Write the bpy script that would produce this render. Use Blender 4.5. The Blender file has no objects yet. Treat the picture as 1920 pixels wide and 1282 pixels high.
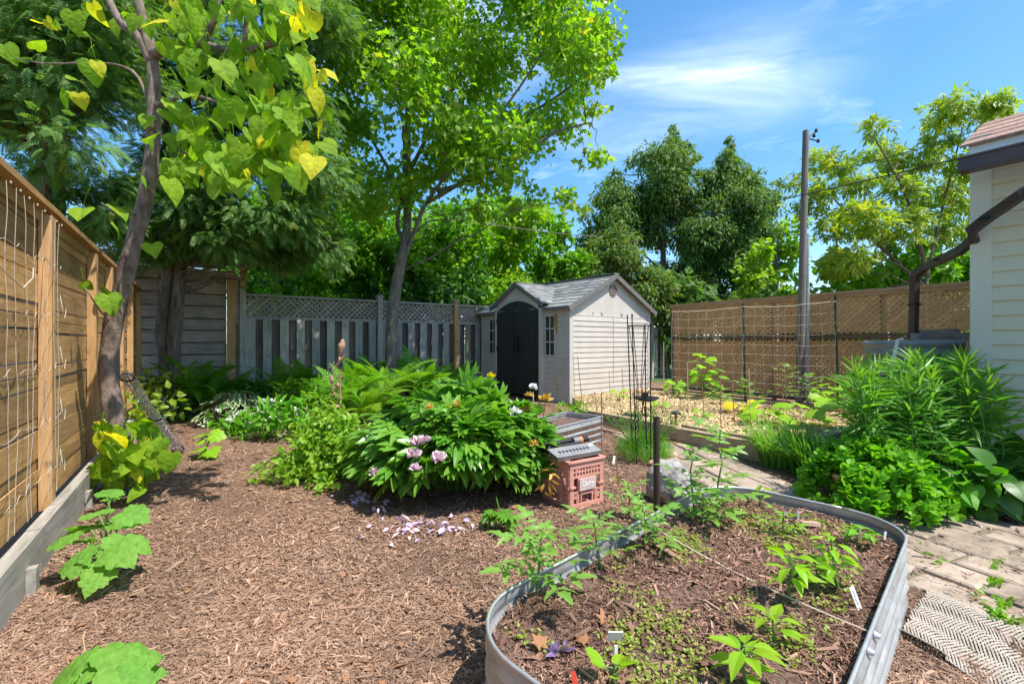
import bpy, math, random
import numpy as np
from mathutils import Vector
rng = np.random.default_rng(7); random.seed(7)
SC = bpy.context.scene; COL = SC.collection
F = 853.3; H = 1.2; CX = 960; CY = 641
def A(*v): return np.array(v, float)
def G(x, y, z=0.0):
    d = (H-z)*F/(y-CY); return A((x-CX)/F*d, d, z)
def At(x, y, d): return A((x-CX)/F*d, d, H-(y-CY)/F*d)
def nrm(v): 
    v = np.asarray(v, float); return v/(np.linalg.norm(v, axis=-1, keepdims=True)+1e-12)

# ------------------------------------------------------------------ mesh builder
class MB:
    def __init__(s): s.V = []; s.T = []; s.Fc = {}; s.n = 0
    def add(s, V, faces, tint=0.0):
        V = np.asarray(V, float).reshape(-1, 3)
        for f in faces:
            s.Fc.setdefault(len(f), []).append(np.array([f], int)+s.n)
        s.V.append(V); s.T.append(np.full(len(V), tint)); s.n += len(V)
    def box(s, c, size, R=None, tint=0.0):
        x, y, z = np.array(size, float)/2
        V = np.array([[-x,-y,-z],[x,-y,-z],[x,y,-z],[-x,y,-z],[-x,-y,z],[x,-y,z],[x,y,z],[-x,y,z]])
        if R is not None: V = V @ np.asarray(R).T
        s.add(V+np.asarray(c, float), [(0,3,2,1),(4,5,6,7),(0,1,5,4),(1,2,6,5),(2,3,7,6),(3,0,4,7)], tint)
    def bar(s, p0, p1, w, h, up=(0,0,1), tint=0.0):
        p0 = np.asarray(p0, float); p1 = np.asarray(p1, float); d = p1-p0; L = np.linalg.norm(d); y = d/L
        x = np.cross(y, up); x = x/(np.linalg.norm(x)+1e-9); z = np.cross(x, y)
        s.box((p0+p1)/2, (w, L, h), np.stack([x, y, z], 1), tint)
    def tube(s, pts, rad, n=8, tint=0.0, caps=True):
        P = np.asarray(pts, float); m = len(P)
        r = np.full(m, rad, float) if np.isscalar(rad) else np.asarray(rad, float)
        t = nrm(np.gradient(P, axis=0)); ref = A(0,0,1) if abs(t[0][2]) < .9 else A(1,0,0)
        u = nrm(np.cross(t[0], ref)); rings = []
        ang = np.arange(n)*2*math.pi/n
        for i in range(m):
            u = nrm(u - t[i]*np.dot(u, t[i])); w = np.cross(t[i], u)
            rings.append(P[i]+r[i]*(np.cos(ang)[:,None]*u+np.sin(ang)[:,None]*w))
        V = np.concatenate(rings); fs = []
        k = np.arange(n); k2 = (k+1) % n
        Q = np.concatenate([np.stack([i*n+k, i*n+k2, (i+1)*n+k2, (i+1)*n+k], 1) for i in range(m-1)])
        s.Fc.setdefault(4, []).append(Q+s.n)
        if caps:
            s.Fc.setdefault(n, []).append(np.array([list(range(n))[::-1], [(m-1)*n+j for j in range(n)]])+s.n)
        s.V.append(V); s.T.append(np.full(len(V), tint)); s.n += len(V)
    def lathe(s, prof, c=(0,0,0), n=24, tint=0.0):
        prof = [(max(r, 1e-4), z) for r, z in prof]
        ang = np.arange(n)*2*math.pi/n
        V = np.concatenate([np.stack([r*np.cos(ang), r*np.sin(ang), np.full(n, z)], 1) for r, z in prof])+np.asarray(c, float)
        k = np.arange(n); k2 = (k+1) % n
        Q = np.concatenate([np.stack([i*n+k, i*n+k2, (i+1)*n+k2, (i+1)*n+k], 1) for i in range(len(prof)-1)])
        s.Fc.setdefault(4, []).append(Q+s.n)
        s.V.append(V); s.T.append(np.full(len(V), tint)); s.n += len(V)
    def prism(s, poly, z0, z1, tint=0.0):
        n = len(poly); P = np.array(poly, float)
        V = np.concatenate([np.c_[P, np.full(n, z0)], np.c_[P, np.full(n, z1)]])
        s.add(V, [tuple(range(n))[::-1], tuple(range(n, 2*n))]+[(i, (i+1) % n, (i+1) % n+n, i+n) for i in range(n)], tint)
    def inst(s, T, P, R, S, tint=None):
        tv, tf = T; P = np.asarray(P, float); N = len(P)
        if N == 0: return
        S = np.full(N, S, float) if np.isscalar(S) else np.asarray(S, float)
        V = np.einsum('nij,kj->nki', R, tv)*S[:, None, None]+P[:, None, :]
        off = s.n+np.arange(N)*len(tv)
        for f in tf:
            s.Fc.setdefault(len(f), []).append(off[:, None]+np.array(f)[None, :])
        s.V.append(V.reshape(-1, 3)); t = np.zeros(N) if tint is None else np.asarray(tint, float)
        s.T.append(np.repeat(t, len(tv))); s.n += N*len(tv)
    def build(s, name, m, parent=None, local=False, smooth=False, origin=None):
        V = np.concatenate(s.V) if s.V else np.zeros((0, 3)); T = np.concatenate(s.T)
        o = bpy.data.objects.new(name, None); bpy.data.objects.remove(o)
        if parent is None and not local:
            if origin is None:
                lo, hi = V.min(0), V.max(0); origin = A((lo[0]+hi[0])/2, (lo[1]+hi[1])/2, lo[2])
            V = V-np.asarray(origin)
        elif parent is not None and not local:
            r = parent
            while r.parent: r = r.parent
            V = V-np.array(r.location)
        me = bpy.data.meshes.new(name)
        idx = []; st = []; k = 0
        for n_, ch in s.Fc.items():
            Q = np.concatenate(ch); idx.append(Q.ravel()); st.append(k+np.arange(len(Q))*n_); k += Q.size
        idx = np.concatenate(idx); st = np.concatenate(st)
        me.vertices.add(len(V)); me.vertices.foreach_set('co', V.ravel().astype(np.float32))
        me.loops.add(len(idx)); me.loops.foreach_set('vertex_index', idx.astype(np.int32))
        me.polygons.add(len(st)); me.polygons.foreach_set('loop_start', st.astype(np.int32))
        a = me.attributes.new('tint', 'FLOAT', 'POINT'); a.data.foreach_set('value', T.astype(np.float32))
        me.update(calc_edges=True)
        me.polygons.foreach_set('use_smooth', np.full(len(st), bool(smooth or 'leaf' in m.name or 'petal' in m.name)))
        me.materials.append(m)
        o = bpy.data.objects.new(name, me); COL.objects.link(o)
        if parent is not None: o.parent = parent
        elif not local: o.location = origin
        return o

def thing(name, label, cat, loc=(0,0,0), rz=0, group=None):
    o = bpy.data.objects.new(name, None); COL.objects.link(o); o.empty_display_size = .1
    o.location = loc; o.rotation_euler = (0, 0, rz); o['label'] = label; o['category'] = cat
    if group: o['group'] = group
    return o
def tag(o, label, cat, group=None, kind=None):
    o['label'] = label; o['category'] = cat
    if group: o['group'] = group
    if kind: o['kind'] = kind
    return o
def dup(root, loc, rz=0, label=None, scale=1):
    r = root.copy(); COL.objects.link(r); r.location = loc; r.rotation_euler = (0, 0, rz); r.scale = (scale,)*3
    if label: r['label'] = label
    for ch in list(root.children):
        c = ch.copy(); COL.objects.link(c); c.parent = r
        for g in ch.children:
            d = g.copy(); COL.objects.link(d); d.parent = c
    return r

# ------------------------------------------------------------------ materials
class NT:
    def __init__(s, name):
        s.m = bpy.data.materials.new(name); s.m.use_nodes = True; s.t = s.m.node_tree; s.t.nodes.clear()
        s.out = s.t.nodes.new('ShaderNodeOutputMaterial')
    def n(s, typ, **kw):
        nd = s.t.nodes.new(typ)
        for k, v in kw.items():
            if k.startswith('_'): setattr(nd, k[1:], v)
            else:
                key = k.replace('__', ' '); 
                sk = nd.inputs[int(key[1:])] if key[0] == 'i' and key[1:].isdigit() else nd.inputs[key]
                if isinstance(v, bpy.types.NodeSocket): s.t.links.new(v, sk)
                else: sk.default_value = v
        return nd
    def mix(s, f, a, b, mode='MIX'):
        nd = s.t.nodes.new('ShaderNodeMix'); nd.data_type = 'RGBA'; nd.blend_type = mode
        for sk, v in ((nd.inputs[0], f), (nd.inputs[6], a), (nd.inputs[7], b)):
            if isinstance(v, bpy.types.NodeSocket): s.t.links.new(v, sk)
            else: sk.default_value = v if sk == nd.inputs[0] else c4(v)
        return nd.outputs[2]
    def ramp(s, f, stops):
        nd = s.t.nodes.new('ShaderNodeValToRGB'); s.t.links.new(f, nd.inputs[0]); e = nd.color_ramp.elements
        while len(e) < len(stops): e.new(.5)
        for x, (p, c) in zip(e, stops): x.position = p; x.color = c4(c)
        return nd.outputs[0]
    def bump(s, h, st, dist=.01):
        return s.n('ShaderNodeBump', Strength=st, Distance=dist, Height=h).outputs[0]
    def fin(s, sh): s.t.links.new(sh, s.out.inputs[0]); return s.m
def c4(c): 
    return (c, c, c, 1) if np.isscalar(c) else (tuple(c)+(1,) if len(c) == 3 else tuple(c))
def leafmat(name, c1, c2, c3=(.5,.42,.02), tr=.38, rough=.42, spec=.35, vein=False):
    k = NT(name); g = k.n('ShaderNodeNewGeometry'); at = k.n('ShaderNodeAttribute', _attribute_name='tint')
    col = k.mix(g.outputs['Random Per Island'], c1, c2)
    tc = k.n('ShaderNodeTexCoord')
    nz = k.n('ShaderNodeTexNoise', Vector=tc.outputs['Object'], Scale=3.0, Detail=2.0)
    col = k.mix(k.n('ShaderNodeMapRange', i0=nz.outputs[0], i1=.35, i2=.65, i3=0., i4=.5).outputs[0], col, c2)
    col = k.mix(at.outputs['Fac'], col, c3)
    p = k.n('ShaderNodeBsdfPrincipled', Base__Color=col, Roughness=rough); p.inputs['Specular IOR Level'].default_value = spec
    if vein:
        v = k.n('ShaderNodeTexVoronoi', _feature='DISTANCE_TO_EDGE', Vector=tc.outputs['Object'], Scale=float(vein))
        e = k.n('ShaderNodeMapRange', i0=v.outputs['Distance'], i1=0., i2=.09, i3=1., i4=0.).outputs[0]
        ef = k.n('ShaderNodeMath', _operation='MULTIPLY', i0=e, i1=.13).outputs[0]
        col = k.mix(ef, col, (.4,.5,.16)); n5 = k.n('ShaderNodeTexNoise', Vector=tc.outputs['Object'], Scale=28., Detail=4.)
        col = k.mix(1., col, k.ramp(n5.outputs[0], [(.3,.82),(.65,1.1)]), 'MULTIPLY')
        k.t.links.new(col, p.inputs['Base Color']); k.t.links.new(k.bump(v.outputs['Distance'], .7, .012), p.inputs['Normal'])
    tcl = k.mix(1.0, col, (1.0, 1.0, .45) if 'petal' not in name else (.6, .55, .62), 'MULTIPLY'); tcl = k.mix(1.0, tcl, (1.9, 2.0, 1.2) if 'petal' not in name else (1.2, 1.2, 1.2), 'MULTIPLY')
    t = k.n('ShaderNodeBsdfTranslucent', Color=tcl)
    return k.fin(k.n('ShaderNodeMixShader', i0=tr, i1=p.outputs[0], i2=t.outputs[0]).outputs[0])
def woodmat(name, c1, c2, c3, scale=(1.2,14,14), rough=.8, stain=.35, bump=.3, var=.8):
    k = NT(name); tc = k.n('ShaderNodeTexCoord'); g = k.n('ShaderNodeNewGeometry')
    rnd = g.outputs['Random Per Island']
    off = k.n('ShaderNodeCombineXYZ', X=k.n('ShaderNodeMath', _operation='MULTIPLY', i0=rnd, i1=37.).outputs[0])
    v = k.n('ShaderNodeVectorMath', _operation='ADD', i0=tc.outputs['Object'], i1=off.outputs[0])
    mp = k.n('ShaderNodeMapping', Vector=v.outputs[0], Scale=scale)
    n1 = k.n('ShaderNodeTexNoise', Vector=mp.outputs[0], Scale=3.0, Detail=8.0, Roughness=.65)
    n2 = k.n('ShaderNodeTexNoise', Vector=v.outputs[0], Scale=2.3, Detail=4.0)
    col = k.ramp(n1.outputs[0], [(.3, c1), (.55, c2), (.75, c3)])
    tone = k.ramp(rnd, [(0, (1-.5*var,)*3), (.5, (1-.18*var,)*3), (1, (1+.25*var, 1+.2*var, 1+.12*var))])
    col = k.mix(1.0, col, tone, 'MULTIPLY')
    st = k.n('ShaderNodeMapRange', i0=n2.outputs[0], i1=.5, i2=.72, i3=0., i4=stain)
    col = k.mix(st.outputs[0], col, tuple(x*.45 for x in c1))
    vk = k.n('ShaderNodeTexVoronoi', Vector=v.outputs[0], Scale=3.6); kn = k.n('ShaderNodeMapRange', i0=vk.outputs['Distance'], i1=.05, i2=.13, i3=.75, i4=0.)
    col = k.mix(kn.outputs[0], col, tuple(x*.4 for x in c1))
    p = k.n('ShaderNodeBsdfPrincipled', Base__Color=col, Roughness=rough, Normal=k.bump(n1.outputs[0], bump, .006))
    return k.fin(p.outputs[0])
def noisemat(name, stops, scale=8., rough=.7, metal=0., bump=.2, dist=.01, detail=6., coord='Object', mscale=(1,1,1), spec=.5, island=0.):
    k = NT(name); tc = k.n('ShaderNodeTexCoord')
    mp = k.n('ShaderNodeMapping', Vector=tc.outputs[coord], Scale=mscale)
    n1 = k.n('ShaderNodeTexNoise', Vector=mp.outputs[0], Scale=scale, Detail=detail, Roughness=.6)
    n = len(stops); col = k.ramp(n1.outputs[0], [(.3+.4*i/max(1, n-1), c) for i, c in enumerate(stops)])
    if island:
        g = k.n('ShaderNodeNewGeometry')
        col = k.mix(1.0, col, k.ramp(g.outputs['Random Per Island'], [(0, 1-island), (1, 1+island)]), 'MULTIPLY')
    p = k.n('ShaderNodeBsdfPrincipled', Base__Color=col, Roughness=rough, Metallic=metal, Normal=k.bump(n1.outputs[0], bump, dist))
    p.inputs['Specular IOR Level'].default_value = spec
    return k.fin(p.outputs[0])
def chipmat(name, cols, rough=.85):
    k = NT(name); g = k.n('ShaderNodeNewGeometry'); n = len(cols)
    col = k.ramp(g.outputs['Random Per Island'], [(i/(n-1), c) for i, c in enumerate(cols)])
    gp_ = k.n('ShaderNodeNewGeometry'); nz = k.n('ShaderNodeTexNoise', Vector=gp_.outputs['Position'], Scale=1.3, Detail=5.)
    col = k.mix(1., col, k.ramp(nz.outputs[0], [(.32, .55), (.5, 1.), (.7, 1.15)]), 'MULTIPLY')
    return k.fin(k.n('ShaderNodeBsdfPrincipled', Base__Color=col, Roughness=rough).outputs[0])

M = {}
M['maple'] = leafmat('maple_leaf', (.125,.265,.018), (.21,.36,.028), (.42,.36,.05), tr=.5)
M['redbud'] = leafmat('redbud_leaf', (.085,.225,.013), (.2,.36,.02), (.66,.56,.03), tr=.45, rough=.6, spec=.15, vein=22)
M['cedar'] = leafmat('cedar_leaf', (.06,.145,.04), (.15,.27,.065), (.24,.26,.06), tr=.34, rough=.6)
M['evergreen'] = leafmat('evergreen_leaf', (.07,.145,.03), (.13,.225,.05), (.22,.24,.07), tr=.33, rough=.55)
M['hedge'] = leafmat('hedge_leaf', (.075,.21,.012), (.16,.33,.018), (.3,.3,.03), tr=.42)
M['yellowgreen'] = leafmat('yellow_green_leaf', (.14,.28,.014), (.23,.37,.02), (.35,.3,.03), tr=.42)
M['boxelder'] = leafmat('box_elder_leaf', (.15,.25,.025), (.28,.36,.04), (.48,.43,.08), tr=.42)
M['fern'] = leafmat('fern_leaf', (.07,.21,.018), (.14,.33,.028), (.16,.3,.02), tr=.38, rough=.5)
M['peony'] = leafmat('peony_leaf', (.045,.165,.018), (.1,.265,.026), (.17,.35,.04), tr=.32, rough=.32, spec=.5)
M['lime'] = leafmat('lime_leaf', (.13,.3,.02), (.19,.37,.03), (.3,.4,.05), tr=.4)
M['bush'] = leafmat('bright_bush_leaf', (.065,.24,.014), (.135,.36,.02), (.2,.42,.03), tr=.38, rough=.5, spec=.25)
M['milkweed'] = leafmat('narrow_leaf', (.07,.22,.035), (.13,.32,.04), (.17,.33,.03), tr=.36, rough=.42)
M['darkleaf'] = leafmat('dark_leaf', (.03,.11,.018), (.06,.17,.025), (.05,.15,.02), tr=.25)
M['hosta'] = leafmat('hosta_leaf', (.03,.1,.03), (.05,.13,.04), (.45,.5,.3), tr=.3)
M['tomato'] = leafmat('tomato_leaf', (.12,.28,.045), (.2,.37,.07), (.2,.35,.06), tr=.36)
M['pepper'] = leafmat('pepper_leaf', (.16,.38,.016), (.26,.46,.02), (.26,.42,.02), tr=.4, rough=.45, spec=.3)
M['cucumber'] = leafmat('cucumber_leaf', (.1,.27,.035), (.15,.34,.05), (.2,.38,.06), tr=.36, rough=.6, spec=.2, vein=30)
M['grass'] = leafmat('grass_leaf', (.1,.27,.03), (.19,.38,.05), (.3,.3,.12), tr=.35)
M['sprout'] = leafmat('sprout_leaf', (.17,.26,.03), (.28,.34,.06), (.3,.35,.08), tr=.35)
M['yellow'] = leafmat('yellow_leaf', (.5,.42,.015), (.62,.5,.02), (.6,.5,.02), tr=.4)
M['purple'] = leafmat('purple_leaf', (.14,.09,.2), (.24,.17,.34), tr=.3)
M['petal'] = leafmat('petal', (.74,.5,.56), (.83,.7,.73), (.55,.46,.72), tr=.3, rough=.6)
M['white_petal'] = leafmat('white_petal', (.8,.78,.72), (.85,.84,.8), (.8,.8,.7), tr=.2, rough=.6)
M['dry'] = leafmat('dried_flower', (.42,.24,.06), (.6,.38,.1), (.6,.4,.1), tr=.25, rough=.7)
M['deadleaf'] = leafmat('dead_leaf', (.27,.12,.06), (.36,.18,.09), tr=.2, rough=.7)
M['stem'] = noisemat('green_stem', [(.09,.17,.03), (.15,.24,.05)], 20, .6)
M['brown_stem'] = noisemat('brown_stem', [(.12,.08,.04), (.2,.14,.07)], 20, .8)
M['bark_redbud'] = noisemat('redbud_bark', [(.075,.052,.04), (.17,.122,.095), (.28,.215,.175)], 14, .9, bump=.9, dist=.02, mscale=(1.4,1.4,.7))
M['bark_maple'] = noisemat('maple_bark', [(.07,.06,.05), (.14,.122,.104), (.22,.2,.175)], 12, .9, bump=.8, dist=.015, mscale=(1.5,1.5,.4))
M['bark_dark'] = noisemat('dark_bark', [(.075,.055,.045), (.17,.125,.1), (.28,.22,.19)], 12, .95, bump=1., dist=.03, mscale=(2,2,.35))
M['cedar_wood'] = woodmat('cedar_boards', (.3,.16,.055), (.47,.27,.1), (.62,.4,.18))
M['cedar_post'] = woodmat('cedar_posts', (.36,.19,.07), (.5,.29,.12), (.62,.4,.2), scale=(14,14,1.2), stain=.15, var=.3)
M['brown_grey'] = woodmat('gap_shade_boards', (.1,.08,.066), (.18,.148,.125), (.27,.23,.2), scale=(14,14,1.0), stain=.4)  # back boards of the grey fence: shade in the gaps put into a darker colour
M['grey_wood'] = woodmat('grey_boards', (.26,.235,.205), (.44,.405,.365), (.57,.53,.485), scale=(14,14,1.0), stain=.4)
M['grey_rail'] = woodmat('grey_rails', (.18,.16,.14), (.32,.3,.27), (.42,.4,.36), scale=(1.2,14,14), stain=.3, var=.4)
M['dark_boards'] = woodmat('dark_boards', (.2,.155,.125), (.36,.295,.25), (.5,.43,.37), scale=(1.,10,10), stain=.5, var=.5)
M['lattice_grey'] = woodmat('grey_lattice', (.22,.18,.16), (.35,.3,.27), (.47,.42,.39), scale=(6,6,6), stain=.3, var=.5)
M['lattice_tan'] = woodmat('tan_lattice', (.48,.255,.1), (.63,.365,.165), (.73,.46,.24), scale=(6,6,6), stain=.2, var=.35)
M['tan_rail'] = woodmat('tan_rails', (.33,.19,.09), (.47,.29,.15), (.56,.38,.22), stain=.2, var=.3)
M['dark_rail'] = woodmat('dark_rails', (.1,.06,.035), (.16,.1,.06), (.22,.14,.09), stain=.2, var=.3)
M['timber'] = woodmat('weathered_timber', (.24,.165,.105), (.38,.28,.18), (.52,.41,.29), scale=(1.2,12,12), stain=.5, var=.5)
M['kerb_wood'] = woodmat('kerb_timber', (.2,.18,.155), (.34,.315,.28), (.47,.44,.4), scale=(1.,10,10), stain=.45, var=.3)
M['pole_wood'] = woodmat('pole_wood', (.11,.09,.075), (.19,.16,.135), (.28,.245,.21), scale=(12,12,.6), stain=.3, var=.2)
M['galv'] = noisemat('galvanised_steel', [(.3,.28,.25), (.42,.44,.46), (.5,.53,.55), (.62,.65,.66)], 6, .45, .5, bump=.08, mscale=(1,1,3), detail=10)
M['galv_wire'] = noisemat('galvanised_wire', [(.5,.52,.55), (.66,.68,.7)], 20, .4, .7, bump=0)
M['black_metal'] = noisemat('black_metal', [(.012,.012,.013), (.035,.034,.033)], 30, .5, .4, bump=.1)
M['dark_green_metal'] = noisemat('dark_green_metal', [(.012,.025,.02), (.025,.045,.035)], 20, .5, .2, bump=.1)
M['rust'] = noisemat('rusty_metal', [(.16,.07,.035), (.3,.15,.08), (.4,.24,.15)], 25, .85, bump=.3)
M['bamboo'] = noisemat('bamboo', [(.42,.32,.18), (.6,.48,.3)], 12, .6, mscale=(1,1,.3))
M['twine'] = noisemat('twine', [(.62,.54,.42), (.78,.72,.6)], 50, .9)
M['white_string'] = noisemat('white_string', [(.38,.33,.26), (.5,.44,.36)], 50, .9)
M['white_plastic'] = noisemat('white_plastic', [(.74,.74,.72), (.84,.84,.82)], 8, .45, bump=.02)
M['soil'] = noisemat('bed_soil', [(.06,.033,.024), (.12,.072,.054), (.2,.13,.1)], 30, .95, bump=1., dist=.02)
M['rock'] = noisemat('rock', [(.1,.09,.08), (.27,.255,.24), (.46,.44,.42)], 16, .9, bump=1., dist=.03, detail=10)
M['pink_stone'] = noisemat('pink_stone', [(.42,.25,.17), (.6,.42,.32)], 8, .9, bump=.4)
M['paver'] = noisemat('paver_stone', [(.19,.14,.105), (.3,.235,.18), (.4,.32,.25)], 7, .9, bump=.5, dist=.012, detail=10, island=.16)
M['joint'] = noisemat('path_joint_soil', [(.09,.07,.045), (.17,.13,.09), (.14,.17,.06)], 18, .95, bump=.6)
# --- mulch ground: brown bark near the garden, rough grass far away
k = NT('mulch_ground'); gp = k.n('ShaderNodeNewGeometry')
mp = k.n('ShaderNodeMapping', Vector=gp.outputs['Position'], Scale=(1,1,1))
n1 = k.n('ShaderNodeTexNoise', Vector=mp.outputs[0], Scale=42., Detail=8., Roughness=.7)
vo = k.n('ShaderNodeTexVoronoi', Vector=mp.outputs[0], Scale=38.)
n3 = k.n('ShaderNodeTexNoise', Vector=mp.outputs[0], Scale=.9, Detail=3.)
col = k.ramp(n1.outputs[0], [(.28, (.06,.032,.02)), (.5, (.19,.105,.065)), (.72, (.36,.22,.14))])
col = k.mix(.35, col, k.ramp(vo.outputs['Color'], [(0, (.08,.045,.028)), (1, (.32,.19,.12))]))
col = k.mix(1., col, k.ramp(n3.outputs[0], [(.3, .75), (.7, 1.15)]), 'MULTIPLY')
ln = k.n('ShaderNodeVectorMath', _operation='LENGTH', i0=gp.outputs['Position'])
far = k.n('ShaderNodeMapRange', i0=ln.outputs['Value'], i1=13.5, i2=15.)
col = k.mix(far.outputs[0], col, k.ramp(n1.outputs[0], [(.3, (.03,.07,.015)), (.7, (.07,.13,.03))]))
M['ground'] = k.fin(k.n('ShaderNodeBsdfPrincipled', Base__Color=col, Roughness=.95, Normal=k.bump(n1.outputs[0], .9, .02)).outputs[0])
M['chips'] = chipmat('bark_chips', [(.095,.05,.031), (.215,.122,.078), (.305,.18,.116), (.235,.137,.09), (.4,.255,.17), (.17,.1,.064), (.52,.35,.245)])
M['bedchips'] = chipmat('bed_chips', [(.075,.034,.022), (.16,.08,.052), (.25,.135,.09), (.12,.06,.04), (.34,.2,.135), (.2,.105,.068), (.48,.32,.22)])
M['straw'] = chipmat('straw', [(.42,.29,.135), (.58,.43,.23), (.68,.54,.32), (.5,.36,.18)])
M['strawbase'] = noisemat('straw_base', [(.3,.2,.095), (.43,.31,.15), (.56,.43,.23)], 30, .95, bump=.8)

# ------------------------------------------------------------------ world, sun, camera
SUN = nrm(A(.85, -.5, 0)); EL = math.radians(62)
sd = A(SUN[0]*math.cos(EL), SUN[1]*math.cos(EL), math.sin(EL))
w = bpy.data.worlds.new('World'); SC.world = w; w.use_nodes = True; t = w.node_tree; t.nodes.clear()
def wn(typ, **kw):
    nd = t.nodes.new(typ)
    for a_, v in kw.items():
        if a_[0] == '_': setattr(nd, a_[1:], v)
        else:
            sk = nd.inputs[int(a_[1:])] if a_[1:].isdigit() else nd.inputs[a_]
            if isinstance(v, bpy.types.NodeSocket): t.links.new(v, sk)
            else: sk.default_value = v
    return nd
sky = wn('ShaderNodeTexSky', _sky_type='NISHITA', _sun_disc=False, _sun_elevation=EL, _sun_rotation=math.atan2(SUN[0], SUN[1]),
         _air_density=1.0, _dust_density=.8, _ozone_density=2.2)
tc = wn('ShaderNodeTexCoord')
sx = wn('ShaderNodeSeparateXYZ', Vector=tc.outputs['Generated'])
zz = wn('ShaderNodeMath', _operation='MAXIMUM', i0=sx.outputs[2], i1=.06)
pv = wn('ShaderNodeVectorMath', _operation='DIVIDE', i0=tc.outputs['Generated'],
        i1=wn('ShaderNodeCombineXYZ', X=zz.outputs[0], Y=zz.outputs[0], Z=zz.outputs[0]).outputs[0])
mpw = wn('ShaderNodeMapping', Vector=pv.outputs[0], Scale=(.55, .95, 1), Rotation=(0, 0, .5), Location=(2.31, 1.7, 0))
cn = wn('ShaderNodeTexNoise', Vector=mpw.outputs[0], Scale=2.1, Detail=10., Roughness=.6, Distortion=.9)
def blob(cx, cy, ax, sx_, sy_):
    m_ = wn('ShaderNodeMapping', _vector_type='TEXTURE', Vector=pv.outputs[0], Location=(cx, cy, 1), Rotation=(0,0,ax), Scale=(sx_, sy_, 1))
    l_ = wn('ShaderNodeVectorMath', _operation='LENGTH', i0=m_.outputs[0]); return wn('ShaderNodeMapRange', _interpolation_type='SMOOTHERSTEP', i0=l_.outputs['Value'], i1=0., i2=1., i3=1., i4=0.).outputs[0]
def add_(a_, b_, op='ADD'): return wn('ShaderNodeMath', _operation=op, i0=a_, i1=b_).outputs[0]
bl = add_(add_(blob(.84, 1.8, .5, .75, .58), blob(.5, 2.2, .3, .6, .4)), add_(blob(1.25, 1.15, .6, .25, .2), blob(-.3, 1.6, 0, .7, .5)))
cm0 = wn('ShaderNodeMapRange', i0=cn.outputs[0], i1=.36, i2=.78, i3=0.08, i4=.6)
cm1 = wn('ShaderNodeMapRange', i0=cn.outputs[0], i1=.55, i2=.9, i3=0., i4=.35)
cm = wn('ShaderNodeMath', _operation='ADD', _use_clamp=True, i0=add_(cm0.outputs[0], bl, 'MULTIPLY'), i1=cm1.outputs[0])
mx = t.nodes.new('ShaderNodeMix'); mx.data_type = 'RGBA'
t.links.new(cm.outputs[0], mx.inputs[0]); hs_ = wn('ShaderNodeHueSaturation', Hue=.492, Saturation=1.27, Value=1.02, Color=sky.outputs[0]); t.links.new(hs_.outputs[0], mx.inputs[6]); mx.inputs[7].default_value = (7.6, 8.2, 9.0, 1)
bg = wn('ShaderNodeBackground', Color=mx.outputs[2], Strength=.15)
t.links.new(bg.outputs[0], wn('ShaderNodeOutputWorld').inputs[0])
L = bpy.data.lights.new('sun', 'SUN'); L.energy = 4.6; L.angle = math.radians(.5); L.color = (1, .95, .87)
lo = bpy.data.objects.new('sun', L); COL.objects.link(lo); lo.rotation_euler = Vector(sd).to_track_quat('Z', 'Y').to_euler(); lo.location = (6, 2, 12)
cam = bpy.data.cameras.new('camera'); co = bpy.data.objects.new('camera', cam); COL.objects.link(co); SC.camera = co
cam.sensor_width = 36; cam.lens = F/1920*36; cam.clip_end = 2000; cam.clip_start = .05
co.location = (0, 0, H); co.rotation_euler = (math.pi/2, 0, 0)
SC.view_settings.view_transform = 'Standard'; SC.view_settings.look = 'None'; SC.view_settings.exposure = .8; SC.view_settings.gamma = 1
SC.render.engine = 'CYCLES'
SC.cycles.max_bounces = 6; SC.cycles.diffuse_bounces = 4; SC.cycles.transmission_bounces = 5; SC.cycles.glossy_bounces = 2

# ------------------------------------------------------------------ leaf templates (x across, y along, z up)
def half(out, fold=.15, droop=.15, curl=0.):
    V = []; f = []; n = len(out)
    z = lambda x, y: fold*abs(x)-droop*max(y, 0)**2-curl*x*x
    for s_ in (-1, 1):
        b = len(V)
        for x, y in out:
            yr = min(max(y, 0), 1); V.append((0, yr, z(0, yr))); V.append((s_*x, y, z(x, y)))
        for i in range(n-1):
            q = (b+2*i, b+2*i+2, b+2*i+3, b+2*i+1) if s_ < 0 else (b+2*i, b+2*i+1, b+2*i+3, b+2*i+2)
            f.append(q)
    return np.array(V, float), f
def half2(out, fold=.15, droop=.2, curl=.1, rip=.02, nr=4, sub=2):
    O = []
    for (x0, y0), (x1, y1) in zip(out[:-1], out[1:]):
        for j in range(sub): O.append((x0+(x1-x0)*j/sub, y0+(y1-y0)*j/sub))
    O.append(out[-1]); V = []; f = []; n = len(O)
    for s_ in (-1, 1):
        b = len(V)
        for i, (x, y) in enumerate(O):
            yr = min(max(y, 0), 1)*.92
            for c in range(nr):
                q = c/(nr-1); xx = s_*x*q; yy = yr+(y-yr)*q; V.append((xx, yy, fold*abs(xx)-droop*max(yy, 0)**2-curl*xx*xx*2+rip*q*math.sin(i*2.3+q*3+s_)))
        for i in range(n-1):
            for c in range(nr-1):
                a, d_, e, g = b+i*nr+c, b+i*nr+c+1, b+(i+1)*nr+c+1, b+(i+1)*nr+c; f.append((a, d_, e, g) if s_ > 0 else (a, g, e, d_))
    return np.array(V, float), f
def merge(parts):
    V = []; f = []; n = 0
    for v, fs in parts:
        V.append(v); f += [tuple(i+n for i in q) for q in fs]; n += len(v)
    return np.concatenate(V), f
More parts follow.
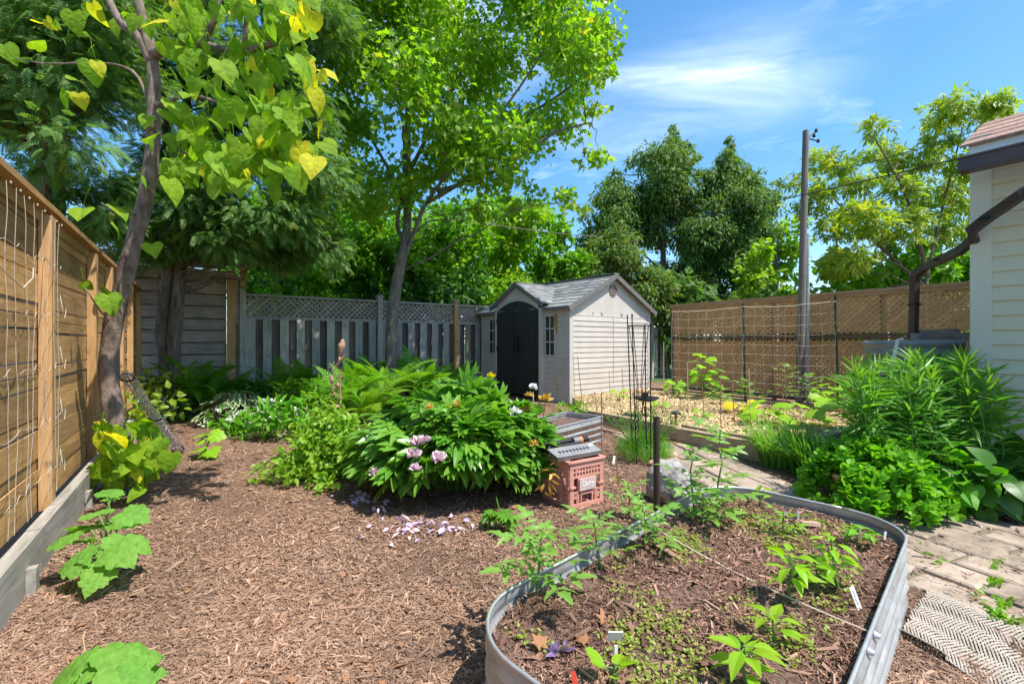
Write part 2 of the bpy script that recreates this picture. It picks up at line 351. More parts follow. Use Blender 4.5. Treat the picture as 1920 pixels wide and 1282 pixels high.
def xf(T, rz=0, s=1, off=(0,0,0), rx=0):
    v = T[0]*s; c, s_ = math.cos(rx), math.sin(rx); v = v @ np.array([[1,0,0],[0,c,-s_],[0,s_,c]]).T
    c, s_ = math.cos(rz), math.sin(rz); v = v @ np.array([[c,-s_,0],[s_,c,0],[0,0,1]]).T
    return v+np.array(off), T[1]
T_lance = half([(.02,0), (.16,.28), (.17,.5), (.1,.78), (.005,1)], .25, .22)
T_narrow = half([(.015,0), (.045,.35), (.036,.7), (.003,1)], .3, .25)
T_ovate = half([(.02,0), (.25,.22), (.26,.5), (.14,.8), (.005,1)], .2, .15)
T_round = half([(.02,0), (.3,.25), (.36,.55), (.22,.88), (.01,1)], .18, -.15)
T_heart = half2([(.01,.03), (.12,-.1), (.28,-.12), (.42,-.02), (.5,.2), (.44,.45), (.27,.7), (.12,.88), (.005,1.02)], .2, .3, .12, .018, 3, 1)
T_maple = half([(.01,.02), (.3,-.12), (.2,.12), (.55,.27), (.26,.44), (.25,.62), (.13,.68), (.005,1)], .2, .25)
T_cuke = half2([(.01,.05), (.12,-.1), (.3,-.12), (.46,-.05), (.44,.08), (.56,.16), (.6,.32), (.5,.4), (.43,.48), (.47,.58), (.38,.7), (.24,.74), (.17,.86), (.08,.94), (.005,1.03)], .14, .3, .22, .03, 4, 2)
T_pepper = half2([(.02,0), (.16,.14), (.24,.34), (.22,.52), (.12,.76), (.004,1)], .25, .5, .1, .012, 3, 1)
T_quad = (np.array([[-.5,0,0],[.5,0,0],[.3,1,0],[-.3,1,0]]), [(0,1,2,3)])
def finger(p0, p1, w):
    p0 = A(*p0); p1 = A(*p1); d = nrm(p1-p0); x = nrm(np.cross(d, A(0,0,1)))*w
    m_ = p0*.4+p1*.6
    return np.array([p0-x*.5, p0+x*.5, m_+x, p1, m_-x]), [(0,1,2,3,4)]
def spray(n=5, w=.035, l=.42, droop=.25):
    ps = [finger((0,0,0), (0,1,-droop), w*.8)]
    for i in range(n):
        y = .12+.75*i/n; z = -droop*y*y
        for s_ in (-1, 1):
            ll = l*(1-.55*i/n); ps.append(finger((0,y,z), (s_*ll*.72, y+ll*.72, z-.12*ll-droop*.3*ll), w))
    return merge(ps)
T_spray = spray(7, .034, .34, .4); T_spray2 = spray(4, .085, .5, .45)
def frond(n=22, a0=78, a1=-15, wmax=.15):
    p = A(0,0,0); ps = []; ds = 1/n; pts = [p]
    for i in range(n):
        s_ = (i+.5)/n; a = math.radians(a0+(a1-a0)*s_**1.3)
        d = A(0, math.cos(a), math.sin(a)); p = p+d*ds; pts.append(p)
        if i < 2: continue
        Lp = wmax*math.sin(math.pi*min(1, .12+s_*.9))**.7*(1 if s_ < .6 else 1.6*(1.02-s_)+.35)
        up = A(0, -math.sin(a), math.cos(a))
        for sg in (-1, 1):
            e = p+A(sg*Lp*.93, 0, 0)+d*Lp*.32-up*Lp*.12; b0 = p-d*.012; b1 = p+d*.014
            m_ = (p+e)/2
            ps.append((np.array([b0, m_-d*.017, e, m_+d*.019, b1]), [(0,1,2,3,4)]))
    st = np.array(pts)
    for i in range(0, n, 2):
        a_, b_ = st[i], st[min(i+2, n)]; x = A(.006,0,0)
        ps.append((np.array([a_-x, a_+x, b_+x, b_-x]), [(0,1,2,3)]))
    return merge(ps)
T_frond = [frond(), frond(a0=70, a1=-35), frond(a0=84, a1=10)]
def compound(leaflet, n, sp=.24, s=.5, term=.55, ang=1.05, droop=.2):
    ps = [xf(leaflet, 0, term, (0, n*sp+.02, -droop*(n*sp)**2))]
    for i in range(n):
        y = sp*(i+.75); z = -droop*y*y
        for sg in (-1, 1): ps.append(xf(leaflet, sg*ang, s*(.75+.25*math.sin(3*i+1)), (0, y, z)))
    ps.append(finger((0,-.05,0), (0,n*sp+.05,-droop*(n*sp)**2), .008))
    return merge(ps)
T_lobed = half([(.02,0), (.22,.1), (.16,.28), (.27,.42), (.15,.6), (.13,.78), (.004,1)], .2, .3)
T_tom = compound(T_lobed, 3, .24, .36, .42, 1.1, .35)
T_box = compound(T_lance, 2, .3, .6, .62, .9, .2)
T_peony = merge([xf(T_lance, a_, s_, (0, .1, 0)) for a_, s_ in ((0,.95),(.6,.85),(-.6,.85),(1.25,.7),(-1.25,.7))]+[xf(T_lance, .25, .6, (0,.5,-.02)), xf(T_lance, -.25, .6, (0,.5,-.02))])
def blade(n=5, bend=1.3, w=.02):
    V = []; f = []; p = A(0,0,0)
    for i in range(n+1):
        s_ = i/n; ww = w*(1-s_**2)+.001; V += [p+A(-ww,0,0), p+A(ww,0,0)]
        a = math.radians(84)-bend*s_; p = p+A(0, math.cos(a), math.sin(a))/n
        if i: f.append((2*i-2, 2*i-1, 2*i+1, 2*i))
    return np.array(V), f
T_blades = [blade(5, b, .016) for b in (.7, 1.3, 1.9)]
def frames(tip, nor):
    y = nrm(tip); x = np.cross(y, nor); bad = np.linalg.norm(x, axis=1) < 1e-3; x[bad] = A(1,0,0); x = nrm(x); z = np.cross(x, y)
    return np.stack([x, y, z], 2)
def rv(n, s=1.): return rng.normal(size=(n, 3))*s
def scatter(mb, T, P, out, size, up=.6, spread=.6, droop=.2, var=.25, tint=None):
    """leaves at P, tips along `out` with jitter, faces tilted upwards"""
    n = len(P); tip = nrm(out)+rv(n, spread); tip[:, 2] -= droop
    nor = rv(n, .5); nor[:, 2] += up; nor += nrm(out)*.35
    mb.inst(T, P, frames(tip, nor), size*(1+rng.uniform(-var, var, n)), tint)
def ell(n, c, r, shell=.5):
    d = nrm(rv(n)); q = (shell+(1-shell)*rng.random(n))[:, None]
    return np.asarray(c)+d*q*np.asarray(r), d
def inpoly(poly, n):
    poly = np.array(poly, float); lo, hi = poly.min(0), poly.max(0); out = []
    while len(out) < n:
        x, y = rng.uniform(lo[0], hi[0]), rng.uniform(lo[1], hi[1]); c = False; j = len(poly)-1
        for i in range(len(poly)):
            xi, yi = poly[i]; xj, yj = poly[j]
            if (yi > y) != (yj > y) and x < (xj-xi)*(y-yi)/(yj-yi)+xi: c = not c
            j = i
        if c: out.append((x, y))
    return out
def curve(p0, p1, sag=.15, n=6, wob=.03):
    p0 = np.asarray(p0, float); p1 = np.asarray(p1, float); Ld = np.linalg.norm(p1-p0); s = np.linspace(0, 1, n)[:, None]
    P = p0+(p1-p0)*s; P[:, 2] += (np.sin(s[:, 0]*math.pi)*sag*Ld)
    P[1:-1] += rv(n-2, wob*Ld*.5); return P
def pxpath(pts, d):  # [(x,y[,d]), ...] -> world points
    return np.array([At(p[0], p[1], p[2] if len(p) > 2 else d) for p in pts])

# ================================================================== THE SETTING
gm = MB(); S_ = 300
gm.add([(-S_,-S_,0),(S_,-S_,0),(S_,S_,0),(-S_,S_,0)], [(0,1,2,3)])
go = gm.build('ground', M['ground'], origin=(0,0,0)); go['kind'] = 'structure'

# raised bed frame (used for chip rejection too)
BU = A(.72,.694); BV = A(.694,-.72); BU0, BU1, BV0, BV1, BR = .88, 3.0, -1.2, -.245, .29
def bed_outline(n=10, inset=0.):
    u0, u1, v0, v1, r = BU0+inset, BU1-inset, BV0+inset, BV1-inset, BR-inset; P = []
    for cu, cv, a0 in ((u1-r, v1-r, 0), (u0+r, v1-r, 90), (u0+r, v0+r, 180), (u1-r, v0+r, 270)):
        for i in range(n+1):
            a = math.radians(a0+90*i/n); P.append((cu+r*math.cos(a), cv+r*math.sin(a)))
    return np.array(P)
def bw(uv): uv = np.asarray(uv, float); return uv[..., :1]*BU+uv[..., 1:]*BV
# --- garden path: pavers
pm = MB(); jm = MB()
def quadprism(mb, q, z0, z1, ch=.012):
    q = np.array(q, float); c = q.mean(0); qi = c+(q-c)*(1-ch*2/np.linalg.norm(q-c, axis=1).mean())
    V = np.concatenate([np.c_[q, np.full(4, z0)], np.c_[q, np.full(4, z1-ch*.7)], np.c_[qi, np.full(4, z1)]])
    f = [(8,9,10,11)]
    for i in range(4):
        j = (i+1) % 4; f += [(i, j, 4+j, 4+i), (4+i, 4+j, 8+j, 8+i)]
    mb.add(V, f)
PD = nrm(A(-.58,.81)); PN = A(PD[1], -PD[0])       # path runs beside the timber bed, then turns past the metal bed
def pave(o, d, nrow, ncol, Lx, Ly):
    n = A(d[1], -d[0])
    for i in range(nrow):
        for j in range(ncol):
            a = o+d*(i*Lx+(.5*Lx if j % 2 else 0))+n*j*Ly
            g = .012
            j4 = lambda: rng.uniform(-.012, .012, 2)
            q = [a+d*g+n*g+j4(), a+d*(Lx-g)+n*g+j4(), a+d*(Lx-g)+n*(Ly-g)+j4(), a+d*g+n*(Ly-g)+j4()]
            zt = .022+rng.uniform(-.006, .006)
            quadprism(pm, [q[0], q[3], q[2], q[1]], -.01, zt)
STRIPS = [(A(1.66,3.3), nrm(A(-.14,.99)), 8, 3, .42, .25), (A(2.24,1.53), nrm(A(-.39,.92)), 5, 4, .40, .23), (A(3.05,1.75), nrm(A(-.39,.92)), 3, 3, .42, .22)]
for q in STRIPS: pave(*q)
p_ = pm.build('path', M['paver'], origin=(0,0,0)); p_['kind'] = 'structure'
def instrip(P, mg=.0):
    r = np.zeros(len(P), bool)
    for o, d, nr, nc, lx, ly in STRIPS:
        q = P-o; a_ = q @ d; c_ = q @ A(d[1], -d[0]); r |= (a_ > -mg) & (a_ < nr*lx+lx*.5+mg) & (c_ > -mg) & (c_ < nc*ly+mg)
    return r
for o, d, nr, nc, lx, ly in STRIPS:
    n_ = A(d[1], -d[0]); e_ = .03; q = [o-d*e_-n_*e_, o+d*(nr*lx+.5*lx)-n_*e_, o+d*(nr*lx+.5*lx)+n_*(nc*ly+e_), o-d*e_+n_*(nc*ly+e_)]
    jm.prism(q[::-1], -.02, .004+.0007*len(jm.V))
j_ = jm.build('path_bed', M['joint'], origin=(0,0,0)); j_['kind'] = 'structure'

# --- scattered bark mulch
def chipmesh(P, L_, W_, tilt=.22, z0=.0):
    n = len(P); a = rng.uniform(0, 2*math.pi, n); tip = np.stack([np.cos(a), np.sin(a), rng.normal(size=n)*tilt], 1)
    nor = rv(n, tilt); nor[:, 2] += 1
    R = frames(tip, nor); s = L_*np.exp(rng.normal(size=n)*.45)
    Tm = (np.array([[-.06,-.5,.0],[.1,-.42,.0],[.09,.42,.0],[-.03,.5,.0],[-.05,-.48,.05],[.09,-.42,.06],[.07,.40,.05],[-.03,.48,.06]]),
          [(4,5,6,7),(1,2,6,5),(3,0,4,7)])
    mb = MB(); mb.inst(Tm, P, R, s); return mb
n = 430000; yy = CY+rng.uniform(0, 1, n)**.85*(1420-CY); yy = np.maximum(yy, 760); xx = rng.uniform(-350, 2100, n)
d = H*F/(yy-CY); X = (xx-CX)/F*d; P = np.stack([X, d, rng.uniform(.0, .012, n)], 1)
u = P[:, :2] @ BU; v = P[:, :2] @ BV
keep = ~((u > BU0+.02) & (u < BU1-.02) & (v > BV0+.02) & (v < BV1-.02))
lf = (P[:, 0]+2.1)*(.825)+(P[:, 1]-1.865)*(.566)     # distance in front of left kerb
keep &= lf > .0
ins = instrip(P[:, :2], -.01); lit = ins & (rng.random(n) < .035); P[lit, 2] += .028; keep &= ~ins | lit; keep &= ~((P[:, 1] > 3.3) & (P[:, 0] > 2.2)) | (rng.random(n) < .4)
keep |= (rng.random(n) < .012) & (P[:, 0] < 4) & (lf > 0) & ~((u > BU0) & (u < BU1) & (v > BV0) & (v < BV1))
P = P[keep]; sz = .0125+.0038*P[:, 1]
cm_ = chipmesh(P, sz, 1).build('bark_mulch', M['chips'], origin=(0,0,0))
tag(cm_, 'shredded brown bark mulch covering the garden ground', 'mulch', kind='stuff')

# ================================================================== LEFT FENCE
RZL = math.atan2(1, -.686)
lfence = thing('wooden_fence', 'tall new cedar fence of horizontal boards along the left side', 'fence', (-2.1, 1.865, 0), RZL)
posts = [-3.0, -1.6, -.2, 1.17, 2.6, 3.47, 4.3, 5.2, 6.2]
b = MB()
edges = posts
for i in range(len(edges)-1):
    x0, x1 = edges[i], edges[i+1]; z = .19
    pat = [.155,.07,.06,.16,.065,.17,.07,.065,.19,.07,.06,.18,.075,.16,.07,.12]; q = 0
    while z < 1.92:
        hh = min(pat[q % len(pat)]*rng.uniform(.94, 1.06), 1.955-z); q += 1
        dy = rng.uniform(-.004, .004); t1, t2 = rng.uniform(-.005, .005, 2)
        V = [(x0,.125+dy,z+t1),(x1,.125+dy,z+t2),(x1,.147+dy,z+t2),(x0,.147+dy,z+t1)]
        V += [(a_, b_, c_+hh) for a_, b_, c_ in V]
        b.add(V, [(0,3,2,1),(4,5,6,7),(0,1,5,4),(1,2,6,5),(2,3,7,6),(3,0,4,7)])
        z += hh+rng.uniform(.004, .014)
b.build('board_panel', M['cedar_wood'], lfence, local=True)
for x in posts:
    b = MB(); b.box((x,.092,1.075), (.085,.06,1.78)); b.build('post', M['cedar_post'], lfence, local=True)
b = MB(); b.box((1.6,.115,2.015), (9.3,.11,.035)); b.box((1.6,.116,1.96), (9.3,.012,.075)); b.build('top_rail', M['cedar_post'] if 0 else M['cedar_wood'], lfence, local=True)
b = MB()
for x0, x1 in ((-3.05,.6),(.605,3.3),(3.305,6.3)): b.box(((x0+x1)/2,.03,.115), (x1-x0,.06,.23+rng.uniform(-.008,.008)))
for x in (-1,.35,1.7,3.1,4.3): b.box((x,-.02,.05), (.05,.036,.16))
kb = b.build('garden_edging', M['kerb_wood'], None, local=True); kb.location = (-2.1,1.865,0); kb.rotation_euler = (0,0,RZL)
tag(kb, 'grey weathered timber kerb along the foot of the cedar fence', 'edging')
# string netting tied to the fence
b = MB()
cols = [-.2,-.02,.14,.3,.44,.58,.72,.86,1.0,1.12,1.24]
def sm3(P, k_=4):
    P = np.asarray(P, float); out = []
    for i in range(len(P)-1):
        a_, p, q, c_ = P[max(i-1,0)], P[i], P[i+1], P[min(i+2,len(P)-1)]
        for t_ in np.arange(k_)/k_: out.append(.5*((2*p)+(-a_+q)*t_+(2*a_-5*p+4*q-c_)*t_**2+(-a_+3*p-3*q+c_)*t_**3))
    return np.array(out+[P[-1]])
for i, x in enumerate(cols):
    P = [(x+.02*math.sin(q*.5+i)+.05*(q/12)*math.sin(i*3), .052+rng.uniform(-.005,.004), 1.94-1.66*q/12) for q in range(13)]; b.tube(sm3(P, 2), .0014, 5)
    b.lathe([(0,-.008),(.004,-.004),(.005,.003),(0,.008)], (x+.012,.042,1.935), 6)
for r in range(5):
    z = 1.66-.3*r; P = []
    for i, x in enumerate(cols[2:] if r % 2 else cols):
        P += [(x, .042, z+.018*math.sin(i*2.1+r)), (x+.07, .038, z-.012+.014*math.sin(i+r*2))]
    b.tube(sm3(P), .0013, 5)
for q in range(4):
    z = .5+.32*q; b.tube(sm3([(1.22,.045,z),(1.26+.01*q,.03,z-.05),(1.24,.03,z-.11),(1.2,.03,z-.05),(1.23,.045,z+.03)]), .002, 5)
b.tube([(.0,.035,1.55),(.3,.0,1.45),(.5,.01,1.52),(.6,.03,1.58)], .0025, 6)
nn = b.build('string_netting', M['white_string'], None, local=True); nn.location = (-2.1,1.865,0); nn.rotation_euler = (0,0,RZL)
tag(nn, 'white knotted string trellis netting hung down the cedar fence', 'netting')

# ================================================================== BACK FENCES
RZB = math.atan2(.566, .825); B0 = A(-5.33, 8.12, 0)
def bk(q, y=0, z=0): return A(B0[0]+.825*q-.566*y, B0[1]+.566*q+.825*y, z)
db = thing('wooden_fence', 'tall dark weathered fence of wide horizontal boards in the far left corner', 'fence', B0, RZB)
b = MB(); z = .12
while z < 2.55:
    hh = .19+rng.uniform(-.01,.01)
    for x0, x1 in ((-2.6,-.78),(-.775,.2)):
        b.box(((x0+x1)/2, .05+rng.uniform(-.006,.006), z+hh/2), (x1-x0,.024,hh))
    z += hh+.026
b.box((-1.2,.13,1.3),(2.8,.02,2.4)); b.build('board_panel', M['dark_boards'], db, local=True)
for x, wd in ((.27,.13),(-.82,.09),(-2.6,.1)):
    b = MB(); b.box((x,.0 if x > 0 else .085,1.25), (wd,.1 if x > 0 else .045,2.5)); b.build('post', M['cedar_post'] if x > 0 else M['dark_boards'], db, local=True)
b = MB(); b.box((.375,.05,1.2),(.12,.03,2.3)); b.box((.36,-.03,1.95),(.05,.03,.9)); b.build('filler_board', M['dark_boards'], db, local=True)
b = MB(); b.box((-1.2,.06,2.6), (2.9,.16,.035)); b.build('top_rail', M['dark_boards'], db, local=True)
b = MB(); b.tube([(-.9,-.06,2.5),(-.3,-.07,2.47),(.36,-.07,2.42)], .016, 7); b.build('pipe', M['galv'], db, local=True)

gf = thing('wooden_fence', 'grey weathered fence of vertical boards with a lattice band along its top', 'fence', B0, RZB)
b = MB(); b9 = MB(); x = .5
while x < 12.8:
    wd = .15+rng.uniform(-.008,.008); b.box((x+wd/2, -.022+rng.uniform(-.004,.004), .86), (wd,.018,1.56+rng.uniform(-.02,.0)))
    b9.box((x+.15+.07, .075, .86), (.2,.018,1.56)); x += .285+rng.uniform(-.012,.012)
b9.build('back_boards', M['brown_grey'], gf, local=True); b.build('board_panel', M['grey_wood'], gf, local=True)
def lattice(mb, x0, x1, z0, z1, y, pitch, wd, th=.008):
    W_, Hh = x1-x0, z1-z0; k = -Hh
    while k < W_:
        a0, a1 = max(k, 0), min(k+Hh, W_)
        if a1-a0 > .02:
            for sg in (0, 1):
                za, zb = a0-k, a1-k
                if sg: za, zb = Hh-za, Hh-zb
                p0 = A(x0+a0, y+sg*th*1.05, z0+za); p1 = A(x0+a1, y+sg*th*1.05, z0+zb)
                mb.bar(p0, p1, wd, th, up=(0,1,0)) if 0 else mb.bar(p0, p1, th, wd, up=tuple(np.cross(nrm(p1-p0), A(0,1,0))))
        k += pitch
b = MB(); gposts = [.45, 3.0, 4.826, 6.65, 8.4, 10.2, 12.0]
for x0, x1 in zip(gposts[:-1], gposts[1:]): lattice(b, x0+.05, x1-.05, 1.69, 2.05, .02, .105, .038)
b.build('lattice_panel', M['lattice_grey'], gf, local=True)
b = MB(); b.box((6.7,.02,2.075), (12.4,.09,.045)); b.build('top_rail', M['grey_rail'], gf, local=True)
b = MB(); b.box((6.7,.015,1.655), (12.4,.055,.07)); b.box((6.7,.015,.3), (12.4,.045,.08)); b.build('rail', M['grey_rail'], gf, local=True)
for i, x in enumerate(gposts):
    b = MB(); b.box((x,-.01,1.07), (.1,.11,2.16 if i else 2.2)); po = b.build('post', M['grey_wood'] if i != 2 else M['cedar_post'], gf, local=True)
    if i:
        b = MB(); b.box((x,-.01,2.165), (.14,.15,.03)); b.box((x,-.01,2.195), (.09,.1,.03)); b.build('cap', M['grey_rail'], po, local=True)
    else:
        b = MB(); b.box((x-.02,-.02,2.42), (.05,.09,.42)); b.box((x+.035,-.015,2.44), (.05,.08,.47), np.array([[1,0,.03],[0,1,0],[-.03,0,1]])); b.build('post_extension', M['cedar_post'], po, local=True)

# ================================================================== RIGHT LATTICE FENCE
r0 = A(4.07,11.5,0); RZR = math.atan2(-1,.686)
rf = thing('lattice_fence', 'tan cedar lattice fence along the right side behind the trellis net', 'fence', r0, RZR)
Lr = 10.2; rp = [0,2.45,4.3,6.4,8.5,10.2]
b = MB(); b2 = MB()
for x0, x1 in zip(rp[:-1], rp[1:]):
    lattice(b, x0+.04, x1-.04, 1.36, 2.07, 0, .098, .05); lattice(b2, x0+.04, x1-.04, .12, 1.24, 0, .098, .05)
b.build('lattice_panel', M['lattice_tan'], rf, local=True); b2.build('lattice_panel', M['lattice_tan'], rf, local=True)
b = MB(); b.box((Lr/2,.0,2.115), (Lr+.1,.1,.05)); b.box((Lr/2,-.022,2.06), (Lr,.02,.06)); b.build('top_rail', M['tan_rail'], rf, local=True)
b = MB(); b.box((Lr/2,.0,1.275), (Lr,.09,.04)); b.box((Lr/2,-.03,1.325), (Lr,.022,.05)); b.box((Lr/2,.0,.08), (Lr,.05,.09)); b.build('rail', M['dark_rail'], rf, local=True)
for x in rp:
    b = MB(); b.box((x,.065,1.03), (.09,.09,2.06)); b.build('post', M['tan_rail'], rf, local=True)

# ================================================================== SHED
RZS = math.atan2(.6247,.7809); S0 = A(1.11,8.76,0)
M['vinyl'] = noisemat('shed_plastic', [(.46,.42,.37),(.55,.51,.46)], 3, .55, bump=.08)
M['vinyl_trim'] = noisemat('shed_trim', [(.44,.42,.39),(.52,.5,.47)], 3, .5, bump=.05)
M['shed_roof'] = noisemat('shed_shingle', [(.12,.125,.125),(.2,.205,.205),(.29,.29,.285)], 5, .6, bump=.25, island=.22)
M['door_black'] = noisemat('shed_door_plastic', [(.016,.015,.014),(.03,.028,.025)], 40, .55, bump=.15)
M['eave_dark'] = noisemat('eave_trim', [(.12,.11,.1),(.17,.16,.15)], 10, .6)
M['glass'] = noisemat('dark_pane', [(.01,.015,.02),(.02,.03,.035)], 3, .08, bump=0)
def siding(mb, p, ax, L_, z0, z1, nout, hh, proud=.013):
    """overlapping boards: ax unit vector along, nout outward"""
    ax = A(*ax, 0); no = A(*nout, 0); z = z0
    while z < z1-.01:
        zt = min(z+hh, z1); a = A(*p, 0)
        V = [a+no*proud+A(0,0,z), a+ax*L_+no*proud+A(0,0,z), a+ax*L_+no*.002+A(0,0,zt), a+no*.002+A(0,0,zt),
             a+A(0,0,z)-no*.01, a+ax*L_+A(0,0,z)-no*.01]
        mb.add(V, [(0,1,2,3),(4,5,1,0)]); z = zt
shed = thing('garden_shed', 'beige plastic garden shed with a dark double door under a small front gable', 'shed', S0, RZS)
LX, LY, ZE = 2.6, 2.94, 1.9
for y_, l_, c_ in ((.07,.69,.38),(2.22,.65,2.57)):
    b = MB(); siding(b, (0,y_), (0,1), l_, .06, ZE, (-1,0), .104); b.box((.025,c_,.98),(.03,.64,1.84)); b.build('front_wall', M['vinyl'], shed, local=True)
b = MB(); siding(b, (.07,0), (1,0), LX-.14, .06, 1.72, (0,-1), .104)
b.box((LX/2,.03,.95),(LX-.1,.05,1.8))
b.add([(.05,.004,1.72),(LX-.05,.004,1.72),(LX-.05,.004,1.93),(LX/2,.004,2.56),(.05,.004,1.93)], [(0,1,2,3,4)])
b.box((LX/2,-.002,1.73),(LX-.14,.012,.02))
for x in (.68,.95,1.6,1.98): b.box((x,-.006,1.8 if x in (.95,1.6) else 1.79),(.06 if x in (.95,1.6) else .02,.02,.05))
b.build('side_wall', M['vinyl'], shed, local=True)
b = MB(); b.box((LX-.02,LY/2,.98),(.03,LY-.06,1.84)); b.box((LX/2,LY-.02,.98),(LX-.1,.03,1.84)); 
b.add([(.05,LY-.004,1.8),(LX-.05,LY-.004,1.8),(LX/2,LY-.004,2.56)], [(2,1,0)]); b.build('back_wall', M['vinyl'], shed, local=True)
for x, y in ((0,0),(LX,0),(0,LY),(LX,LY)):
    b = MB(); b.box((x+(.035 if x == 0 else -.035), y+(.035 if y == 0 else -.035), .97), (.1,.1,1.9)); b.build('corner_trim', M['vinyl_trim'], shed, local=True)
for c_, s_ in (((LX/2,-.005,.04),(LX-.1,.03,.08)),((.0,.4,.04),(.03,.7,.08)),((.0,2.6,.04),(.03,.6,.08)),((LX/2,-.012,1.03),(.006,.012,1.36))): b = MB(); b.box(c_, s_); b.build('base_trim' if c_[2] < 1 else 'wall_seam', M['vinyl_trim'], shed, local=True)
# main roof: rows of shingles on both slopes
sl = (2.6-1.92)/(LX/2); ang = math.atan(sl)
def roofside(mb, sgn):
    n_ = 9; x_e = -.1
    for i in range(n_):
        xa = x_e+(LX/2+.1)*i/n_; xb = x_e+(LX/2+.1)*(i+1)/n_+.03
        za = 1.92+sl*xa; zb = 1.92+sl*xb
        for y0, y1 in ((-.09,.9),(.9,1.95),(1.95,LY+.09)):
            X_ = lambda q: q if sgn > 0 else LX-q
            V = [(X_(xa),y0+.002,za+.03),(X_(xa),y1,za+.03),(X_(xb),y1,zb+.012),(X_(xb),y0+.002,zb+.012),(X_(xa),y0+.002,za),(X_(xa),y1,za),(X_(xb),y1,zb-.01),(X_(xb),y0+.002,zb-.01)]
            f = [(0,3,2,1),(4,5,6,7),(0,1,5,4),(2,3,7,6),(1,2,6,5),(3,0,4,7)]
            mb.add(V, f if sgn > 0 else [q[::-1] for q in f])
b = MB(); roofside(b, 1); roofside(b, -1); b.bar((LX/2,-.1,2.625),(LX/2,LY+.1,2.625),.16,.02); ro = b.build('roof', M['shed_roof'], shed, local=True)
b = MB()
for yy_ in (-.1, LY+.1):
    b = MB()
    for sgn in (1,-1):
        X_ = lambda q: q if sgn > 0 else LX-q
        b.bar((X_(-.12),yy_,1.83),(X_(LX/2),yy_,2.575),.03,.09)
    b.build('fascia', M['eave_dark'], ro, local=True)
b = MB(); b.bar((-.115,-.1,1.855),(-.115,.62,1.855),.02,.05); b.build('fascia', M['eave_dark'], ro, local=True); b = MB(); b.bar((-.115,2.35,1.855),(-.115,LY+.1,1.855),.02,.05); b.build('fascia', M['eave_dark'], ro, local=True)
# dormer gable over the door
yc = 1.485; hw = .87; za, zp = 1.98, 2.47
b = MB()
for sg in (1,-1):
    for i in range(6):
        t0, t1 = i/6, (i+1)/6+.02; ya, yb = yc+sg*hw*(1-t0), yc+sg*hw*(1-t1); z0_, z1_ = za+(zp-za)*t0, za+(zp-za)*t1
        xb0, xb1 = max(.02,(z0_-1.92)/sl)+.1, max(.02,(z1_-1.92)/sl)+.1
        V = [(-.16,ya,z0_+.028),(xb0,ya,z0_+.028),(xb1,yb,z1_+.01),(-.16,yb,z1_+.01),(-.16,ya,z0_),(xb0,ya,z0_),(xb1,yb,z1_-.012),(-.16,yb,z1_-.012)]
        f = [(0,1,2,3),(4,7,6,5),(0,4,5,1),(2,6,7,3),(0,3,7,4),(1,5,6,2)]
        b.add(V, f if sg > 0 else [q[::-1] for q in f])
b.bar((-.17,yc,zp+.012),(1.1,yc,zp+.012),.1,.016)
do = b.build('gable_roof', M['shed_roof'], shed, local=True)
b = MB()
for sg in (1,-1): b.bar((-.165,yc+sg*(hw+.02),za-.03),(-.165,yc,zp-.035),.03,.085)
b.build('gable_trim', M['eave_dark'], do, local=True)
def arch(y): return 1.86+.22*(1-((y-yc)/.72)**2)
b = MB(); ys = np.linspace(yc-.72, yc+.72, 15); xf_ = -.12
V = [(xf_,y,arch(y)) for y in ys]+[(xf_,y,min(zp-.03-abs(y-yc)/hw*(zp-za), 9)) for y in ys]
b.add(V, [(i,i+1,16+i,15+i) for i in range(14)])
b.box((-.05,.765-.03,.98),(.13,.06,1.84)); b.box((-.05,2.205+.03,.98),(.13,.06,1.84)); b.build('gable_front', M['vinyl'], shed, local=True)
for s0, s1 in ((yc-.72, yc-.006), (yc+.006, yc+.72)):
    b = MB(); ys = np.linspace(s0, s1, 9)
    def slab(b, ys, x, zb, zt):
        n_ = len(ys); V = [(x,y,zb) for y in ys]+[(x,y,zt(y)) for y in ys]+[(x+.03,y,zb) for y in ys]+[(x+.03,y,zt(y)) for y in ys]; f = []
        for i in range(n_-1):
            f += [(i,n_+i,n_+i+1,i+1),(n_+i,3*n_+i,3*n_+i+1,n_+i+1)]
        f += [(0,2*n_,3*n_,n_),(n_-1,2*n_-1,4*n_-1,3*n_-1)]; b.add(V, f)
    slab(b, ys, -.1, .08, lambda y: arch(y)-.005)
    ins = np.linspace(s0+.1, s1-.1, 9)
    slab(b, ins, -.112, 1.08, lambda y: arch(y)-.13); slab(b, ins, -.112, .2, lambda y: .98)
    dr = b.build('door', M['door_black'], shed, local=True)
    for zh in (.35, 1.0, 1.62): b = MB(); yh = s0+.01 if s0 < yc-.1 else s1-.01; b.tube([(-.112,yh,zh),(-.112,yh,zh+.09)], .012, 8); b.build('hinge', M['black_metal'], dr, local=True)
    b = MB(); ym = yc-.05 if s0 < yc-.1 else yc+.05
    b.tube([(-.115,ym,1.28),(-.16,ym,1.26),(-.165,ym,1.15),(-.16,ym,1.04),(-.115,ym,1.02)], .016, 8); b.box((-.118,ym,1.15),(.02,.06,.34)); b.build('handle', M['black_metal'], dr, local=True)
for y0 in (.38, 2.31):
    b = MB(); y1 = y0+.28; z0_, z1_ = .93, 1.73
    for yy_ in (y0, (y0+y1)/2, y1): b.box((-.026,yy_,(z0_+z1_)/2),(.02,.03 if yy_ != (y0+y1)/2 else .018,z1_-z0_))
    for zz_ in (z0_, z0_+.27, z0_+.54, z1_): b.box((-.024,(y0+y1)/2,zz_),(.02,.3,.024))
    wi = b.build('window', M['vinyl_trim'], shed, local=True)
    b = MB(); b.box((-.018,(y0+y1)/2,(z0_+z1_)/2),(.012,.28,.8)); b.build('pane', M['glass'], wi, local=True)
